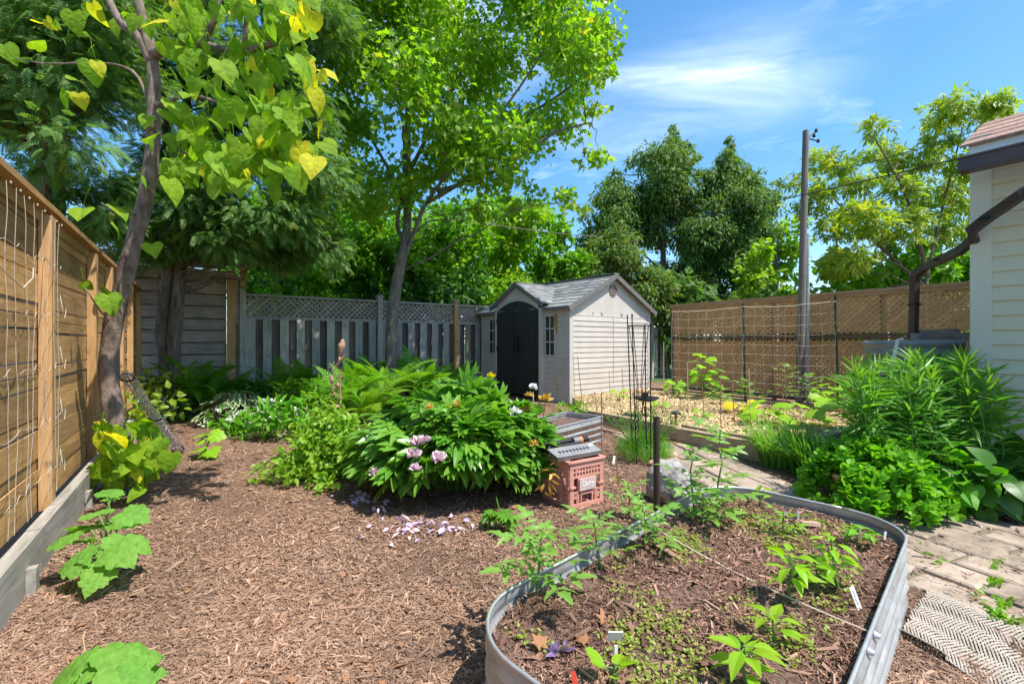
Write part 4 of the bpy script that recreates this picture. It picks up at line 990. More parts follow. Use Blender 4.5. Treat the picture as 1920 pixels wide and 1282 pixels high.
bgtree('tall drooping evergreen with the highest pointed top, behind the shed', [(1260,285),(1290,310),(1312,330),(1300,400),(1330,470),(1330,580),(1110,580),(1090,450),(1130,410),(1130,330),(1165,320),(1190,350),(1205,300),(1235,280)], 78, 18, 1.2, .5, .8, T_lance, 'evergreen', .155, 640, 1240, tint=lambda P: np.where(rng.random(len(P)) < .1, .7, 0), name='evergreen_tree', droop=1.1, tr=.2,
       extra=[(1262+rng.normal()*(y_-236)*.22, y_, .15+.0016*(y_-236)) for y_ in np.linspace(240,420,30)]+[(1100,405,.3),(1120,445,.4),(1092,470,.35),(1130,380,.3),(1160,340,.25)]+[(1262,238,.16),(1259,262,.26),(1150,322,.2),(1285,268,.2),(1258,285,.35),(1180,305,.3),(1290,275,.35),(1220,290,.4),(1140,350,.4),(1300,300,.35),(1250,280,.4)])
bgtree('second drooping evergreen with a slightly lower top, left of the utility pole', [(1366,300),(1385,330),(1410,345),(1440,370),(1445,430),(1430,470),(1440,590),(1280,590),(1290,460),(1310,400),(1330,340),(1350,300)], 66, 17.5, 1.1, .5, .75, T_lance, 'evergreen', .155, 640, 1370, tint=lambda P: np.where(rng.random(len(P)) < .1, .7, 0), name='evergreen_tree', droop=1.1, tr=.2,
       extra=[(1366+rng.normal()*(y_-256)*.22, y_, .14+.0016*(y_-256)) for y_ in np.linspace(258,430,30)]+[(1366,258,.15),(1366,282,.25),(1400,318,.22),(1448,362,.2),(1366,305,.35),(1400,335,.35),(1450,385,.3),(1425,365,.35),(1458,372,.25),(1360,300,.4)])
bgtree('yellowish young evergreen directly behind the shed gable end', [(1130,440),(1190,430),(1230,480),(1260,520),(1270,600),(1090,600),(1080,500)], 40, 15, .6, .35, .55, T_lance, 'evergreen', .15, 420, 1180, name='evergreen_tree', droop=.7, tint=lambda P: np.where(rng.random(len(P)) < .25, .9, 0))
bgtree('bright leafy bush tree left of the utility pole', [(1440,430),(1490,420),(1500,500),(1500,590),(1390,590),(1400,520)], 22, 13.5, .5, .35, .5, T_ovate, 'yellowgreen', .17, 130, 1450)
bgtree('dark cedar hedge tree hanging behind the tan lattice fence', [(1240,530),(1420,540),(1420,660),(1240,660)], 30, 15.5, .5, .4, .6, T_spray2, 'cedar', .3, 150, 1330, name='evergreen_tree')
bgtree('low dark hedge shrub behind the lattice fence at the utility pole', [(1400,560),(1640,560),(1640,690),(1400,690)], 40, 13., .5, .4, .6, T_ovate, 'darkleaf', .2, 130, 1520)
def px(l, d): return [(x, y, 1.05*r*d/F) for x, y, r in l]
bx = thing('box_elder_tree', 'airy pale green box elder behind the lattice fence beside the utility pole', 'tree', tuple(A((1730-CX)/F*11, 11, 0)), group='trees beyond the fences')
cl2 = px([(1645,237,20),(1540,300,24),(1580,312,22),(1600,345,18),(1650,285,30),(1690,300,26),(1735,300,26),(1770,215,28),(1795,190,24),(1845,205,34),(1880,190,20),(1760,260,30),(1480,342,17),(1505,382,18),(1530,370,24),(1560,350,16),(1610,345,24),(1690,350,26),(1760,350,36),(1815,310,34),(1590,395,26),(1640,410,32),(1545,420,16),(1700,420,36),(1780,430,40),(1620,385,22),(1560,440,16),(1800,380,30),(1665,455,26),(1600,480,30),(1590,430,22),(1720,380,22),(1515,345,14),(1555,405,14),(1570,500,24),(1700,330,18),(1740,400,26),(1660,330,16)], 11)
cs = [(At(x, y, 11+rng.normal()*.6), r) for x, y, r in cl2]
b = MB(); sp_ = []
for pts in ([(1735,680),(1735,560),(1742,500),(1760,420),(1790,300),(1810,220)], [(1740,520),(1720,440,10.8),(1700,370,10.6),(1670,310,10.5),(1640,260,10.4)], [(1738,540),(1690,500,11.2),(1630,440,11.3),(1570,380,11.3),(1530,330,11.3)], [(1660,470,11.2),(1600,420,11.2),(1540,400,11.2)]):
    Q = smooth(pxpath(pts, 11), 4); b.tube(Q, np.linspace(.05,.012,len(Q)), 7); sp_.append(Q)
limbs(b, cs, np.concatenate(sp_), .022, 60, .03); b.build('trunk', M['bark_dark'], bx, smooth=True)
b = MB(); clump_leaves(b, cs, T_box, 105, .22, .34, .5, .6, .6, lambda P: np.where(rng.random(len(P)) < .12, .6, 0), .7, 5); b.build('crown', M['boxelder'], bx)
bgtree('low leafy green tree under the box elder behind the lattice fence', [(1520,520),(1580,480),(1650,500),(1690,480),(1830,480),(1840,640),(1510,640)], 50, 12.2, .7, .4, .6, T_ovate, 'hedge', .2, 120, 1640)
bgtree('dark tree behind the downspout and lattice fence', [(1690,520),(1760,490),(1840,490),(1840,640),(1690,640)], 24, 13.4, .5, .4, .6, T_ovate, 'darkleaf', .2, 130, 1790)

# ================================================================== PLANTS IN THE BEDS
def single(nm, lab, cat, base, group=None): return thing(nm, lab, cat, tuple(base), group=group)
def fern(base, size, n_, lab, tint=0.):
    t_ = single('fern', lab, 'fern', base, 'ferns along the back fence'); b = MB()
    for k_ in range(3):
        m_ = n_//3; a_ = rng.uniform(0, 2*math.pi, m_); tip = np.stack([np.cos(a_), np.sin(a_), rng.normal(size=m_)*.12], 1)
        nor = rv(m_, .12); nor[:,2] += 1; b.inst(T_frond[k_], np.tile(base, (m_,1))+rv(m_, .03)*A(1,1,0), frames(tip, nor), size*rng.uniform(.75,1.2,m_), np.clip(tint+rng.normal(size=m_)*.25, 0, 1))
    b.build('fronds', M['fern'], t_); b = MB(); b.lathe([(.05,0),(.06,.03),(.02,.08)], base, 8); b.build('crown_base', M['brown_stem'], t_); return t_
def gd(x, d): return A((x-CX)/F*d, d, 0)
for x, d, s_, n_, tn_, lab in ((352,7.5,1.05,21,.2,'tall fern beside the twin cedar trunk'),(395,7.35,.85,21,.25,'spreading fern before the sunlit dark boards'),(432,7.9,.85,18,.2,'fern at the foot of the pale fence post'),
      (500,8.1,.8,18,0.,'dark fern under the left end of the grey boards'),(540,8.3,.95,21,.1,'fern against the grey boards, left of the rusty ornament'),(585,8.6,.95,18,.05,'shaded fern just behind the rusty ornament'),(620,7.9,.9,18,.1,'fern directly behind the rusty ornament'),
      (680,8.6,1.05,24,.25,'full fern left of the maple trunk'),(720,7.7,1.1,24,.4,'bright fern right in front of the maple trunk'),(775,8.9,1.1,24,.3,'full fern right of the maple trunk'),(815,9.3,1.05,21,.2,'fern below the second fence post from the shed'),(790,8.0,.95,21,.35,'fern rising behind the peony bush'),(845,9.6,.9,18,.1,'fern nearest the shed at the fence end'),(690,6.6,.8,15,.7,'lime tinted fern between the ornament and the peony'),(655,7.2,.95,18,.3,'fern right of the rusty ornament')):
    fern(gd(x, d), s_*1.12, n_+6, lab, tn_)
for x, d, n_, lab, h_ in ((480,7.7,90,'dark leafy undergrowth plant beneath the grey fence',.5),(560,7.4,90,'dark leafy perennial left of the rusty ornament',.55),(590,6.8,80,'low leafy perennial in shade behind the lime plant',.45),(300,6.8,70,'young bush with yellowish leaves behind the wire bundle',.75),(275,6.0,50,'small leafy plant in the fence corner',.5),(345,7.0,90,'low dark groundcover plant under the cedar trunk',.28),(385,7.05,60,'low dark groundcover plant behind the stone slabs',.25),(750,9.8,70,'dark leafy shrub at the base of the grey boards',.5)):
    c = gd(x, d); t_ = single('leafy_plant', lab, 'plant', c); b = MB(); sm = MB()
    for i in range(9):
        e = c+A(rng.normal()*.16, rng.normal()*.16, h_*rng.uniform(.6,1)); sm.tube(curve(c, e, .1, 4), .005, 4); q, dr = ell(n_//4, e, (.14,.14,.12)); scatter(b, T_ovate, q, dr, .1, .8, .5, .2, .3, np.full(len(q), .35 if x < 310 else 0.))
    b.build('leaves', M['yellowgreen' if x == 300 else 'darkleaf' if x not in (560,590,275) else 'hedge'], t_); sm.build('stems', M['stem'], t_)
# hosta
c = gd(445, 6.75); t_ = single('hosta', 'variegated hosta with cream edged leaves next to the stone slabs', 'plant', c); b = MB(); b2 = MB()
for i in range(150):
    a_ = rng.uniform(0,2*math.pi); r_ = rng.uniform(.06,.42); p = c+A(r_*math.cos(a_), r_*math.sin(a_), .36*(1-(r_/.5)**2)+rng.uniform(.02,.12)); tip = A(math.cos(a_), math.sin(a_), -.35)+rv(1,.25)[0]; nor = A(.4*math.cos(a_),.4*math.sin(a_),1)+rv(1,.2)[0]
    R = frames(tip[None], nor[None]); s_ = rng.uniform(.15,.22); b.inst(T_ovate, p[None], R, s_, [.85]); b.inst((T_ovate[0]*A(.62,.86,1)+A(0,.05,.014), T_ovate[1]), p[None], R, s_, [0.])
b.build('leaves', M['hosta'], t_); b2.tube([c, c+A(0,0,.2)], .02, 6); b2.build('stem', M['stem'], t_)
# white flowered plants
for x, y, n_, h_, lab in ((548,822,150,.5,'white flowered leafy plant beside the flat stepping stone'),(500,822,130,.36,'white flowered plant in the middle of its row'),(458,812,80,.26,'small white flowered plant under the hosta')):
    c = G(x, y); t_ = single('flowering_plant', lab, 'plant', c, 'white flowered plants at the mulch edge'); b = MB(); fl = MB(); sm = MB()
    for i in range(14):
        e = c+A(rng.normal()*.17, rng.normal()*.15, h_*rng.uniform(.5,1)); sm.tube(curve(c, e, .05, 4), .004, 4); q, dr = ell(n_//9, e-A(0,0,.06), (.12,.12,.1)); scatter(b, T_lance, q, dr, .12, .8, .5, .2)
        if i < 7:
            fl = MB()
            for k_ in range(4): q, dr = ell(5, e+A(*rng.normal(size=2)*.04, .03), (.008,.008,.004)); scatter(fl, T_round, q, dr, .025, 1.2, .3, 0)
            fl.build('flower_cluster', M['white_petal'], t_)
    b.build('leaves', M['bush'], t_); sm.build('stems', M['stem'], t_)
# lime coloured plant
c = G(615, 893); t_ = single('lime_plant', 'lime green leafy herb clump left of the peony bush', 'plant', c); b = MB(); sm = MB()
for i in range(95):
    dx, dy = rng.normal(size=2)*A(.22,.2); rr_ = math.hypot(dx/.42, dy/.4); h_ = .68*max(.15, 1-.75*rr_**1.6)*rng.uniform(.75,1.05); e = c+A(dx*1.15, dy*1.15+.05, h_); sm.tube(curve(c+A(dx*.5,dy*.5,0), e, .06, 4), .003, 4)
    m_ = 36; f_ = rng.random(m_)**.6; P = c+A(dx*.5,dy*.5,0)+(e-c-A(dx*.5,dy*.5,0))*f_[:,None]+rv(m_,.045); scatter(b, T_ovate, P, rv(m_,1)+A(dx,dy,.1)*2, .062, .9, .4, .2, .35, rng.uniform(0,.6,m_))
b.build('leaves', M['lime'], t_); sm.build('stems', M['stem'], t_)
# peony bush
PC = A(-.46, 3.8, 0); peo = single('peony_bush', 'big glossy peony bush with fading pink blooms in the middle of the mulch', 'bush', PC); b = MB(); sm = MB(); fl = MB(); dr_ = MB()
def peoh(dx, dy): return .79*math.sqrt(max(.02, 1-(dx/.86)**2-(dy/.7)**2))*(1+.12*math.sin(7*dx+1)*math.sin(9*dy))
for i in range(230):
    a_ = rng.uniform(0,2*math.pi); r_ = math.sqrt(rng.random())*.94; dx, dy = .78*r_*math.cos(a_), .6*r_*math.sin(a_); hh = peoh(dx, dy)*rng.uniform(.8,1.04); hh = max(hh, .27*rng.uniform(.7,1.3)); e = PC+A(dx, dy, hh)
    st_ = PC+A(dx*.3, dy*.3, 0); Q = curve(st_, e, .1*r_, 5, .03); sm.tube(Q, np.linspace(.006,.003,5), 5)
    m_ = rng.integers(4,8); ph = rng.uniform(0,6)
    for k_ in range(m_):
        al = ph+2.4*k_; o = A(math.cos(al), math.sin(al), 0)+A(dx,dy,0)*.7; q = e-A(0,0,1)*rng.uniform(0,.32)*min(1, hh*1.5)
        tip = nrm(o)+A(0,0,.45-.5*r_)+rv(1,.3)[0]; nor = A(*(nrm(o)*.3)[:2], 1.)+rv(1,.42)[0]
        b.inst(T_peony, (q+nrm(o)*.02)[None], frames(tip[None], nor[None]), rng.uniform(.16,.27), [rng.uniform(0,1)])
b.build('leaves', M['peony'], peo); sm.build('stems', M['stem'], peo)
def bloom(mb, c, r, m_, T=T_round):
    for ly in range(4):
        q, d_ = ell(m_, c, (r*.2,)*3, .5); d_[:,2] = np.abs(d_[:,2])*.8+.1*ly; mb.inst(T, c+d_*r*.12, frames(d_+A(0,0,-.1), rv(m_,.7)+A(0,0,.8)), r*rng.uniform(.8,1.2,m_))
for x, y, d_, r_ in ((785,832,3.12,.055),(776,855,3.08,.05),(822,862,3.06,.055),(704,888,3.16,.045),(797,826,3.14,.04),(778,880,3.05,.04)): 
    f_ = MB(); bloom(f_, At(x,y,d_), r_, 9); f_.build('bloom', M['petal'], peo)
for x, y, d_, r_, m_ in ((1022,750,3.75,.06,'dry'),(992,742,3.85,.04,'dry'),(878,716,4.1,.045,'dry'),(855,760,3.4,.04,'dry'),(985,770,3.6,.05,'dry'),(900,727,4.1,.05,'white_petal'),(1000,728,4.05,.04,'white_petal'),(965,775,3.5,.05,'white_petal'),(940,836,3.25,.04,'dry'),(920,706,4.2,.04,'yellow'),(805,765,3.4,.04,'dry'),(1000,832,3.35,.04,'dry')):
    f_ = MB(); bloom(f_, At(x,y,d_), r_, 8, T_lance if m_ == 'dry' else T_round); f_.tube(curve(At(x,y+6,d_), At(x-6,y+70,d_+.1), .05, 4), .004, 4); f_.build('bloom' if m_ != 'dry' else 'seed_head', M[m_], peo)
q = MB(); sc = [(1025,905,3.2),(1030,890,3.25)]
for x, y, d_ in sc:
    P, o = ell(8, At(x,y,d_), (.04,.04,.08)); scatter(q, T_lance, P, o, .07, .4, .5, .5)
q.build('withered_leaves', M['dry'], peo)
# arching low peony stalk
b = MB(); tp2 = smooth([PC+A(.35,-.1,0), At(930,930,3.2), At(945,985,2.85)], 4); b.tube(tp2, .005, 5)
for x, y, d_ in ((945,985,2.8),(930,960,2.95),(955,965,2.85)):
    for k_ in range(3): b.inst(T_peony, At(x,y,d_)[None], frames(nrm(rv(1)*A(1,1,.2)), A(0,-.4,1)[None]), .12, [.4])
b.build('low_stalk', M['peony'], peo)
# fallen petals
b = MB()
for x, y, sx_, sy_, n_ in ((670,930,26,7,42),(700,938,20,6,20),(715,955,8,4,10),(780,990,34,10,75),(830,985,30,8,35),(860,975,20,8,15),(680,1008,5,4,5),(760,985,8,4,12),(735,980,14,6,8)):
    n_ = max(3, n_//2); P = np.array([G(x+rng.normal()*sx_, y+rng.normal()*sy_, .022) for _ in range(n_)]); P[:,2] += rng.uniform(0,.015,n_); scatter(b, T_ovate, P, rv(n_)*A(1,1,.15), .045, 1.1, .3, 0, .5, (rng.random(n_) < .65)*.9)
o = b.build('fallen_petals', M['petal'], origin=tuple(G(760,985))); tag(o, 'pale pink petals fallen on the mulch under the peony bush', 'petals', kind='stuff')

# leaf litter on the mulch
b = MB()
for _ in range(90):
    p = G(rng.uniform(60,1150), CY+rng.uniform(.25,1)**1.2*640, .018)
    if (p[0]+2.1)*.825+(p[1]-1.865)*.566 < .05: continue
    b.inst([T_maple, T_ovate, T_lance][_ % 3], p[None], frames(rv(1)*A(1,1,.2), A(0,0,1)[None]+rv(1,.35)), rng.uniform(.02,.05), [0])
for _ in range(40):
    p = G(rng.uniform(60,1150), CY+rng.uniform(.25,1)*640, .02); q = p+rv(1)[0]*A(.06,.06,.004); b.tube([p, (p+q)/2+rv(1,.006)[0]*A(1,1,.3), q], .0022, 4)
o = b.build('leaf_litter', M['deadleaf'], origin=(-.5,3,0)); tag(o, 'dry brown leaves and twigs scattered on the bark mulch', 'leaf litter', kind='stuff')
# lavender
c = G(1208, 862); t_ = single('lavender_bush', 'rounded green lavender bush with flower spikes inside the black obelisk', 'bush', c); b = MB(); sm = MB()
for i in range(2400):
    a_ = rng.uniform(0,2*math.pi); r_ = math.sqrt(rng.random()); dx, dy = .3*r_*math.cos(a_), .28*r_*math.sin(a_); hh = .3*math.sqrt(max(.06,1-.85*r_*r_)); p = c+A(dx, dy, hh*rng.uniform(.2,.85))
    tip = A(dx*2.5, dy*2.5, 1)+rv(1,.3)[0]; b.inst(T_blades[i % 3], p[None], frames(tip[None]*A(1,1,.25)+A(0,0,.1), A(0,0,1)[None]+rv(1,.2)), rng.uniform(.065,.11), [0.])
for i in range(75):
    a_ = rng.uniform(0,2*math.pi); o = A(math.cos(a_), math.sin(a_), 0); e = c+o*rng.uniform(.12,.4)+A(0,0,rng.uniform(.34,.5)); sm.tube(curve(c+o*.12+A(0,0,.15), e, .08, 4), .0022, 4); sm.tube([e, e+o*.012+A(0,0,.045)], [.006,.002], 5)
b.build('leaves', M['bush'], t_); sm.build('flower_spikes', M['grass'], t_)
# black obelisk
c = G(1203, 868); ob = single('plant_obelisk', 'tall black metal plant obelisk standing over the lavender', 'plant support', c); hw_ = .085
for sx_, sy_ in ((-1,-1),(1,-1),(1,1),(-1,1)):
    b = MB(); top = 1.46 if sx_ < 0 else 1.37; p0 = c+A(sx_*hw_*.8, sy_*hw_*.8, 0); p1 = c+A(sx_*hw_*1.05-.03, sy_*hw_*1.05, top); b.tube([p0, p1], .006, 6); b.lathe([(.004,-.01),(.011,0),(.004,.012)], p1, 8); b.build('leg', M['black_metal'], ob)
b = MB(); z = 1.36; cc = [c+A(a_*hw_-.03, b_*hw_, z) for a_, b_ in ((-1,-1),(1,-1),(1,1),(-1,1))]
for i in range(4): b.tube([cc[i], cc[(i+1) % 4]], .006, 6)
for a_, b_ in ((-1,-1),(1,-1),(1,1),(-1,1)): b.tube([c+A(a_*hw_*.2,b_*hw_*.2,.75)+A(-.02,0,0), c+A(a_*hw_*.9-.03, b_*hw_*.9, 1.36)], .004, 5); b.tube([c+A(a_*hw_*.25-.02,b_*hw_*.25,.75), c+A(a_*hw_*.6,b_*hw_*.6,.1)], .004, 5)
b.build('frame_ring', M['black_metal'], ob)
# bird bath dish
c = A((1212-CX)/F*6.2, 6.2, .165); b = MB(); b.lathe([(.02,.22),(.1,.235),(.17,.27),(.18,.285),(.16,.275),(.08,.245),(0,.24)], c, 24)
bb = b.build('bird_bath', M['black_metal'], smooth=True); tag(bb, 'small black bird bath dish standing on the straw behind the obelisk', 'bird bath')
b = MB(); 
for a_ in (0,2.1,4.2): b.tube([c+A(.05*math.cos(a_),.05*math.sin(a_),.235), c+A(.1*math.cos(a_),.1*math.sin(a_),0)], .007, 6)
b.build('stand', M['black_metal'], bb); b = MB(); b.box(c+A(-.03,-.03,.31),(.09,.02,.08)); b.build('perch', M['black_metal'], bb)
# solar lamp
c = A((1267-CX)/F*5.55, 5.55, .165); b = MB(); b.lathe([(.005,.16),(.055,.155),(.06,.165),(.04,.185),(0,.19)], c, 20); sl_ = b.build('garden_lamp', M['black_metal'], smooth=True); tag(sl_, 'small mushroom shaped solar lamp stuck in the straw', 'lamp'); b = MB(); b.tube([c, c+A(0,0,.16)], .014, 8); b.build('stem', M['rust'], sl_)
# round post
c = G(1231, 985); b = MB(); b.tube([c-A(0,0,.02), c+A(0,0,.706)], .021, 14); 
M['post_brown'] = noisemat('dark_brown_pipe', [(.03,.022,.018),(.09,.065,.05)], 6, .5, .2, bump=.2, mscale=(1,1,.2)); o = b.build('metal_post', M['post_brown'], smooth=False); tag(o, 'dark round metal post standing beside the grey boulder', 'post'); b = MB(); b.lathe([(.022,.0),(.023,.006),(.012,.008),(0,.008)], c+A(0,0,.704), 14); b.build('cap', M['black_metal'], o)
# rocks
def rock(nm, lab, c, sz, mat_, sub=3, sd_=1):
    me = bpy.data.meshes.new(nm); import bmesh; bm = bmesh.new(); bmesh.ops.create_icosphere(bm, subdivisions=sub, radius=1); r_ = np.random.default_rng(sd_); D = nrm(r_.normal(size=(14,3))); T_ = r_.uniform(.62,.95,14)
    for v in bm.verts:
        p = np.array(v.co); s_ = 1.
        for d_, t0 in zip(D, T_): 
            q = p @ d_
            if q > t0: p = p-d_*(q-t0)*.9
        p += .04*np.sin(p[[1,2,0]]*9+sd_); v.co = p*np.array(sz)
    bm.to_mesh(me); bm.free(); me.materials.append(mat_); o = bpy.data.objects.new(nm, me); COL.objects.link(o); o.location = c; return tag(o, lab, 'rock')
rock('boulder', 'large pale grey boulder behind the metal post', G(1258,945)+A(0,.05,.1), (.2,.17,.22), M['rock'], 4, 5)
rock('stone', 'flat pinkish stone lying left of the post', G(1238,872)+A(0,0,.02), (.13,.1,.05), M['pink_stone'], 3, 2)
rock('stone', 'small rounded tan stone at the right foot of the lavender', G(1254,862)+A(0,0,.04), (.09,.08,.08), M['pink_stone'], 3, 8)
rock('stone', 'small pale stone tucked against the boulder', G(1248,888)+A(0,0,.02), (.06,.06,.05), M['rock'], 3, 4)
# stacked stone slabs
c = G(405, 790); b = MB()
for i, (dx, dy, dz, a_, sz) in enumerate(((0,0,.03,.3,(.36,.22,.055)),(.02,-.03,.09,.1,(.34,.2,.05)),(-.04,.05,.145,.4,(.3,.2,.045)),(.03,.08,.15,-.1,(.2,.16,.05)))):
    o = MB(); R = np.array([[math.cos(a_),-math.sin(a_),0],[math.sin(a_),math.cos(a_),.06],[0,-.06,1]]); o.box(c+A(dx,dy,dz), sz, R)
    oo = o.build('stone_slab', M['paver'] if 0 else M['rock']); tag(oo, ['lowest grey slab of the stone stack by the hosta','second lowest grey slab of the stone stack by the hosta','upper left grey slab on the stone stack by the hosta','upper right grey slab on the stone stack by the hosta'][i], 'stone slab', 'stacked stone slabs')
c = G(545, 818); b = MB(); b.prism([c[:2]+A(*q) for q in ((-.2,-.1),(.22,-.08),(.26,.14),(-.14,.16))], 0, .035); o = b.build('stepping_stone', M['paver']); tag(o, 'flat beige stepping stone at the edge of the mulch', 'stepping stone')
# wire bundle leaning on the redbud
p0, p1 = G(338, 848), At(232, 700, 3.95); b = MB(); ax = nrm(p1-p0); s1 = nrm(np.cross(ax, A(0,1,0))); s2 = np.cross(ax, s1); Lw = np.linalg.norm(p1-p0)
for i in range(18):
    a_ = 2*math.pi*i/18+rng.normal()*.1; rr_ = rng.choice([.028,.05,.06]); f0 = s1*math.cos(a_)+s2*math.sin(a_)*.6; P = [p0+ax*Lw*t_+f0*rr_*(1+.25*math.sin(t_*9+i))+rv(1,.003)[0] for t_ in np.linspace(0,1,10)]; b.tube(P, .0034, 4)
for j in range(20):
    t_ = j/19; P = [p0+ax*Lw*t_+(s1*math.cos(q)+s2*math.sin(q)*.6)*(.05+.012*math.sin(3*q+j)) for q in np.linspace(0,6.28,12)]; b.tube(P, .003, 4)
wb_ = b.build('wire_mesh_roll', M['galv_wire']); tag(wb_, 'rolled galvanised wire mesh leaning against the redbud trunk', 'wire roll')
for t_ in (.06,.5,.96): b = MB(); b.tube([p0+ax*Lw*t_+(s1*math.cos(q)+s2*math.sin(q)*.6)*.066 for q in np.linspace(0,6.28,14)], .008, 5); b.build('tie', M['black_metal'], wb_)
# garden ornament with pods and bird
c = A((637-CX)/F*5.6, 5.6, 0); M['rust_tan'] = noisemat('rusty_tan', [(.2,.11,.07),(.34,.2,.13),(.44,.28,.19)], 18, .8, bump=.3)
orn = single('garden_ornament', 'rusty garden ornament of bent rods with a bird on top', 'ornament', c); b = MB()
tp3 = At(645,668,5.6)
b.tube(smooth([A(c[0]-.13,5.6,0), At(618,760,5.6), At(632,715,5.6), At(640,692,5.6)], 4), .007, 6); b.tube(smooth([A(c[0]+.06,5.6,0), At(639,760,5.6), At(637,700,5.6)], 3), .007, 6); b.tube(smooth([At(625,740,5.58), At(624,705,5.58), At(630,685,5.58), tp3], 4), .007, 6); b.tube([At(628,780,5.62), At(634,745,5.6), At(640,700,5.6)], .006, 6); b.tube([At(632,688,5.6), At(640,676,5.6), At(649,664,5.6)], .006, 6)
b.build('rod', M['rust_tan'], orn)
def pod(c_, a_, b_, nm, prof=None):
    m = MB(); prof = prof or [(0,-1),(.45,-.85),(.85,-.45),(1,0),(.85,.5),(.45,.85),(0,1)]; m.lathe([(r_*a_, z_*b_) for r_, z_ in prof], c_, 12); m.build(nm, M['rust_tan'], orn, smooth=True)
pod(At(622,711,5.57), .026, .06, 'pod'); pod(At(633,722,5.57), .022, .035, 'pod'); pod(At(627,739,5.57), .018, .026, 'pod'); pod(At(630,762,5.55), .05, .02, 'pod')
m = MB(); cb = At(639,657,5.6); Q = smooth([cb+A(-.015,0,-.085), cb+A(-.012,0,-.04), cb+A(0,0,.02), cb+A(.012,0,.07), cb+A(.02,0,.1), cb+A(.014,0,.125), cb+A(.01,0,.135)], 3); m.tube(Q, np.interp(np.linspace(0,1,len(Q)), [0,.25,.45,.65,.8,.93,1], [.008,.034,.045,.03,.024,.022,.004]), 10); m.tube([cb+A(.03,0,.105), cb+A(.062,-.005,.098)], [.009,.001], 6); m.tube([cb+A(-.01,0,-.08), cb+A(-.03,0,-.15)], [.018,.008], 6); m.build('bird_figure', M['rust_tan'], orn, smooth=True)

# crate with tray and sprinkler
M['crate'] = noisemat('crate_plastic', [(.5,.22,.17),(.62,.32,.26)], 4, .6, bump=.1)
M['crate_plate'] = noisemat('crate_plate', [(.5,.38,.36),(.58,.46,.44)], 8, .6, bump=.1)
e0, e1 = G(1068,957), G(1130,941); ux = nrm(e1-e0); cw = .32; cuy = A(-ux[1], ux[0], 0); rzc = math.atan2(ux[1], ux[0]); cr = single('milk_crate', 'faded pink plastic milk crate on the mulch beside the peony bush', 'crate', e0); cr.rotation_euler = (0,0,rzc)
def side(b, o, ax, L_, z0, hh, no):
    o = A(*o); ax = A(*ax); no = A(*no)
    def bx_(s0, s1, za, zb, t=.012, off=0.): c_ = o+ax*(s0+s1)/2*1.0+no*off; sz = np.abs(ax)*(s1-s0)+np.abs(no)*t; b.box(c_+A(0,0,z0+(za+zb)/2), (sz[0],sz[1],zb-za))
    bx_(0,L_,0,.035,.016); bx_(0,L_,hh-.045,hh,.016); bx_(0,.035,.03,hh-.04); bx_(L_-.035,L_,.03,hh-.04); bx_(.03,L_-.03,hh-.115,hh-.1,.010)
    n_ = 9
    for i in range(1, n_): bx_(.03+(L_-.06)*i/n_-.006,.03+(L_-.06)*i/n_+.006,hh-.102,hh-.043,.009)
    bx_(.02,L_-.02,hh-.076,hh-.066,.008); bx_(0,.05,.15,.163,.02,.004); bx_(L_-.05,L_,.15,.163,.02,.004)
    bx_(.075,L_-.075,.118,hh-.112,.010); 
    for s_ in (.06,.075,L_-.085,L_-.07): bx_(s_,s_+.011,.03,.125,.009)
    bx_(.1,L_-.1,.095,.12,.010); bx_(.035,.075,.075,.086,.009); bx_(L_-.075,L_-.035,.075,.086,.009); bx_(.035,.075,.11,.121,.009); bx_(L_-.075,L_-.035,.11,.121,.009); bx_(.1,.112,.03,.1,.009); bx_(L_-.112,L_-.1,.03,.1,.009)
b = MB(); hh = .335
side(b, (0,0,0), (1,0,0), cw, 0, hh, (0,-1,0)); side(b, (0,cw,0), (1,0,0), cw, 0, hh, (0,1,0)); side(b, (0,0,0), (0,1,0), cw, 0, hh, (-1,0,0)); side(b, (cw,0,0), (0,1,0), cw, 0, hh, (1,0,0))
for i in range(7): b.box((.02+(cw-.04)*i/6, cw/2, .012),(.012,cw-.02,.012)); b.box((cw/2,.02+(cw-.04)*i/6,.014),(cw-.02,.012,.012))
for x_ in (-.004, cw+.004): b.box((x_,cw/2,hh+.004),(.03,cw+.03,.014))
for y_ in (-.004, cw+.004): b.box((cw/2,y_,hh+.003),(cw+.002,.03,.012))
b.build('basket', M['crate'], cr, local=True)
b = MB(); b.box((cw/2,-.012,.17),(.155,.008,.085)); pl = b.build('nameplate', M['crate_plate'], cr, local=True)
def text(s_, size, loc, rot, mat_, parent=None, ext=.001):
    cu_ = bpy.data.curves.new('lettering', 'FONT'); cu_.body = s_; cu_.size = size; cu_.extrude = ext; cu_.align_x = 'CENTER'; cu_.align_y = 'CENTER'; cu_.materials.append(mat_); tmp = bpy.data.objects.new('lettering', cu_); COL.objects.link(tmp)
    bpy.context.view_layer.update(); me = bpy.data.meshes.new_from_object(tmp.evaluated_get(bpy.context.evaluated_depsgraph_get())); COL.objects.unlink(tmp); bpy.data.objects.remove(tmp); o = bpy.data.objects.new('lettering', me); COL.objects.link(o); o.location = loc; o.rotation_euler = rot; o.parent = parent; return o
text('Dairy', .052, (cw/2,-.0175,.172), (math.pi/2,0,0), M['white_plastic'], pl)
M['grey_plastic'] = noisemat('grey_plastic', [(.17,.17,.17),(.24,.24,.24)], 8, .5, bump=.05); M['orange_plastic'] = noisemat('orange_plastic', [(.7,.2,.05),(.75,.24,.07)], 8, .45, bump=.02)
ty = single('seedling_tray', 'grey seedling tray with a row of holes lying on the pink crate', 'tray', e0+A(0,0,hh)); ty.rotation_euler = (0,0,rzc)
b = MB(); W_, D_ = .40, .13; n_ = 9; cell = (W_-.1)/n_; tilt = np.array([[1,0,0],[0,.96,-.28],[0,.28,.96]])
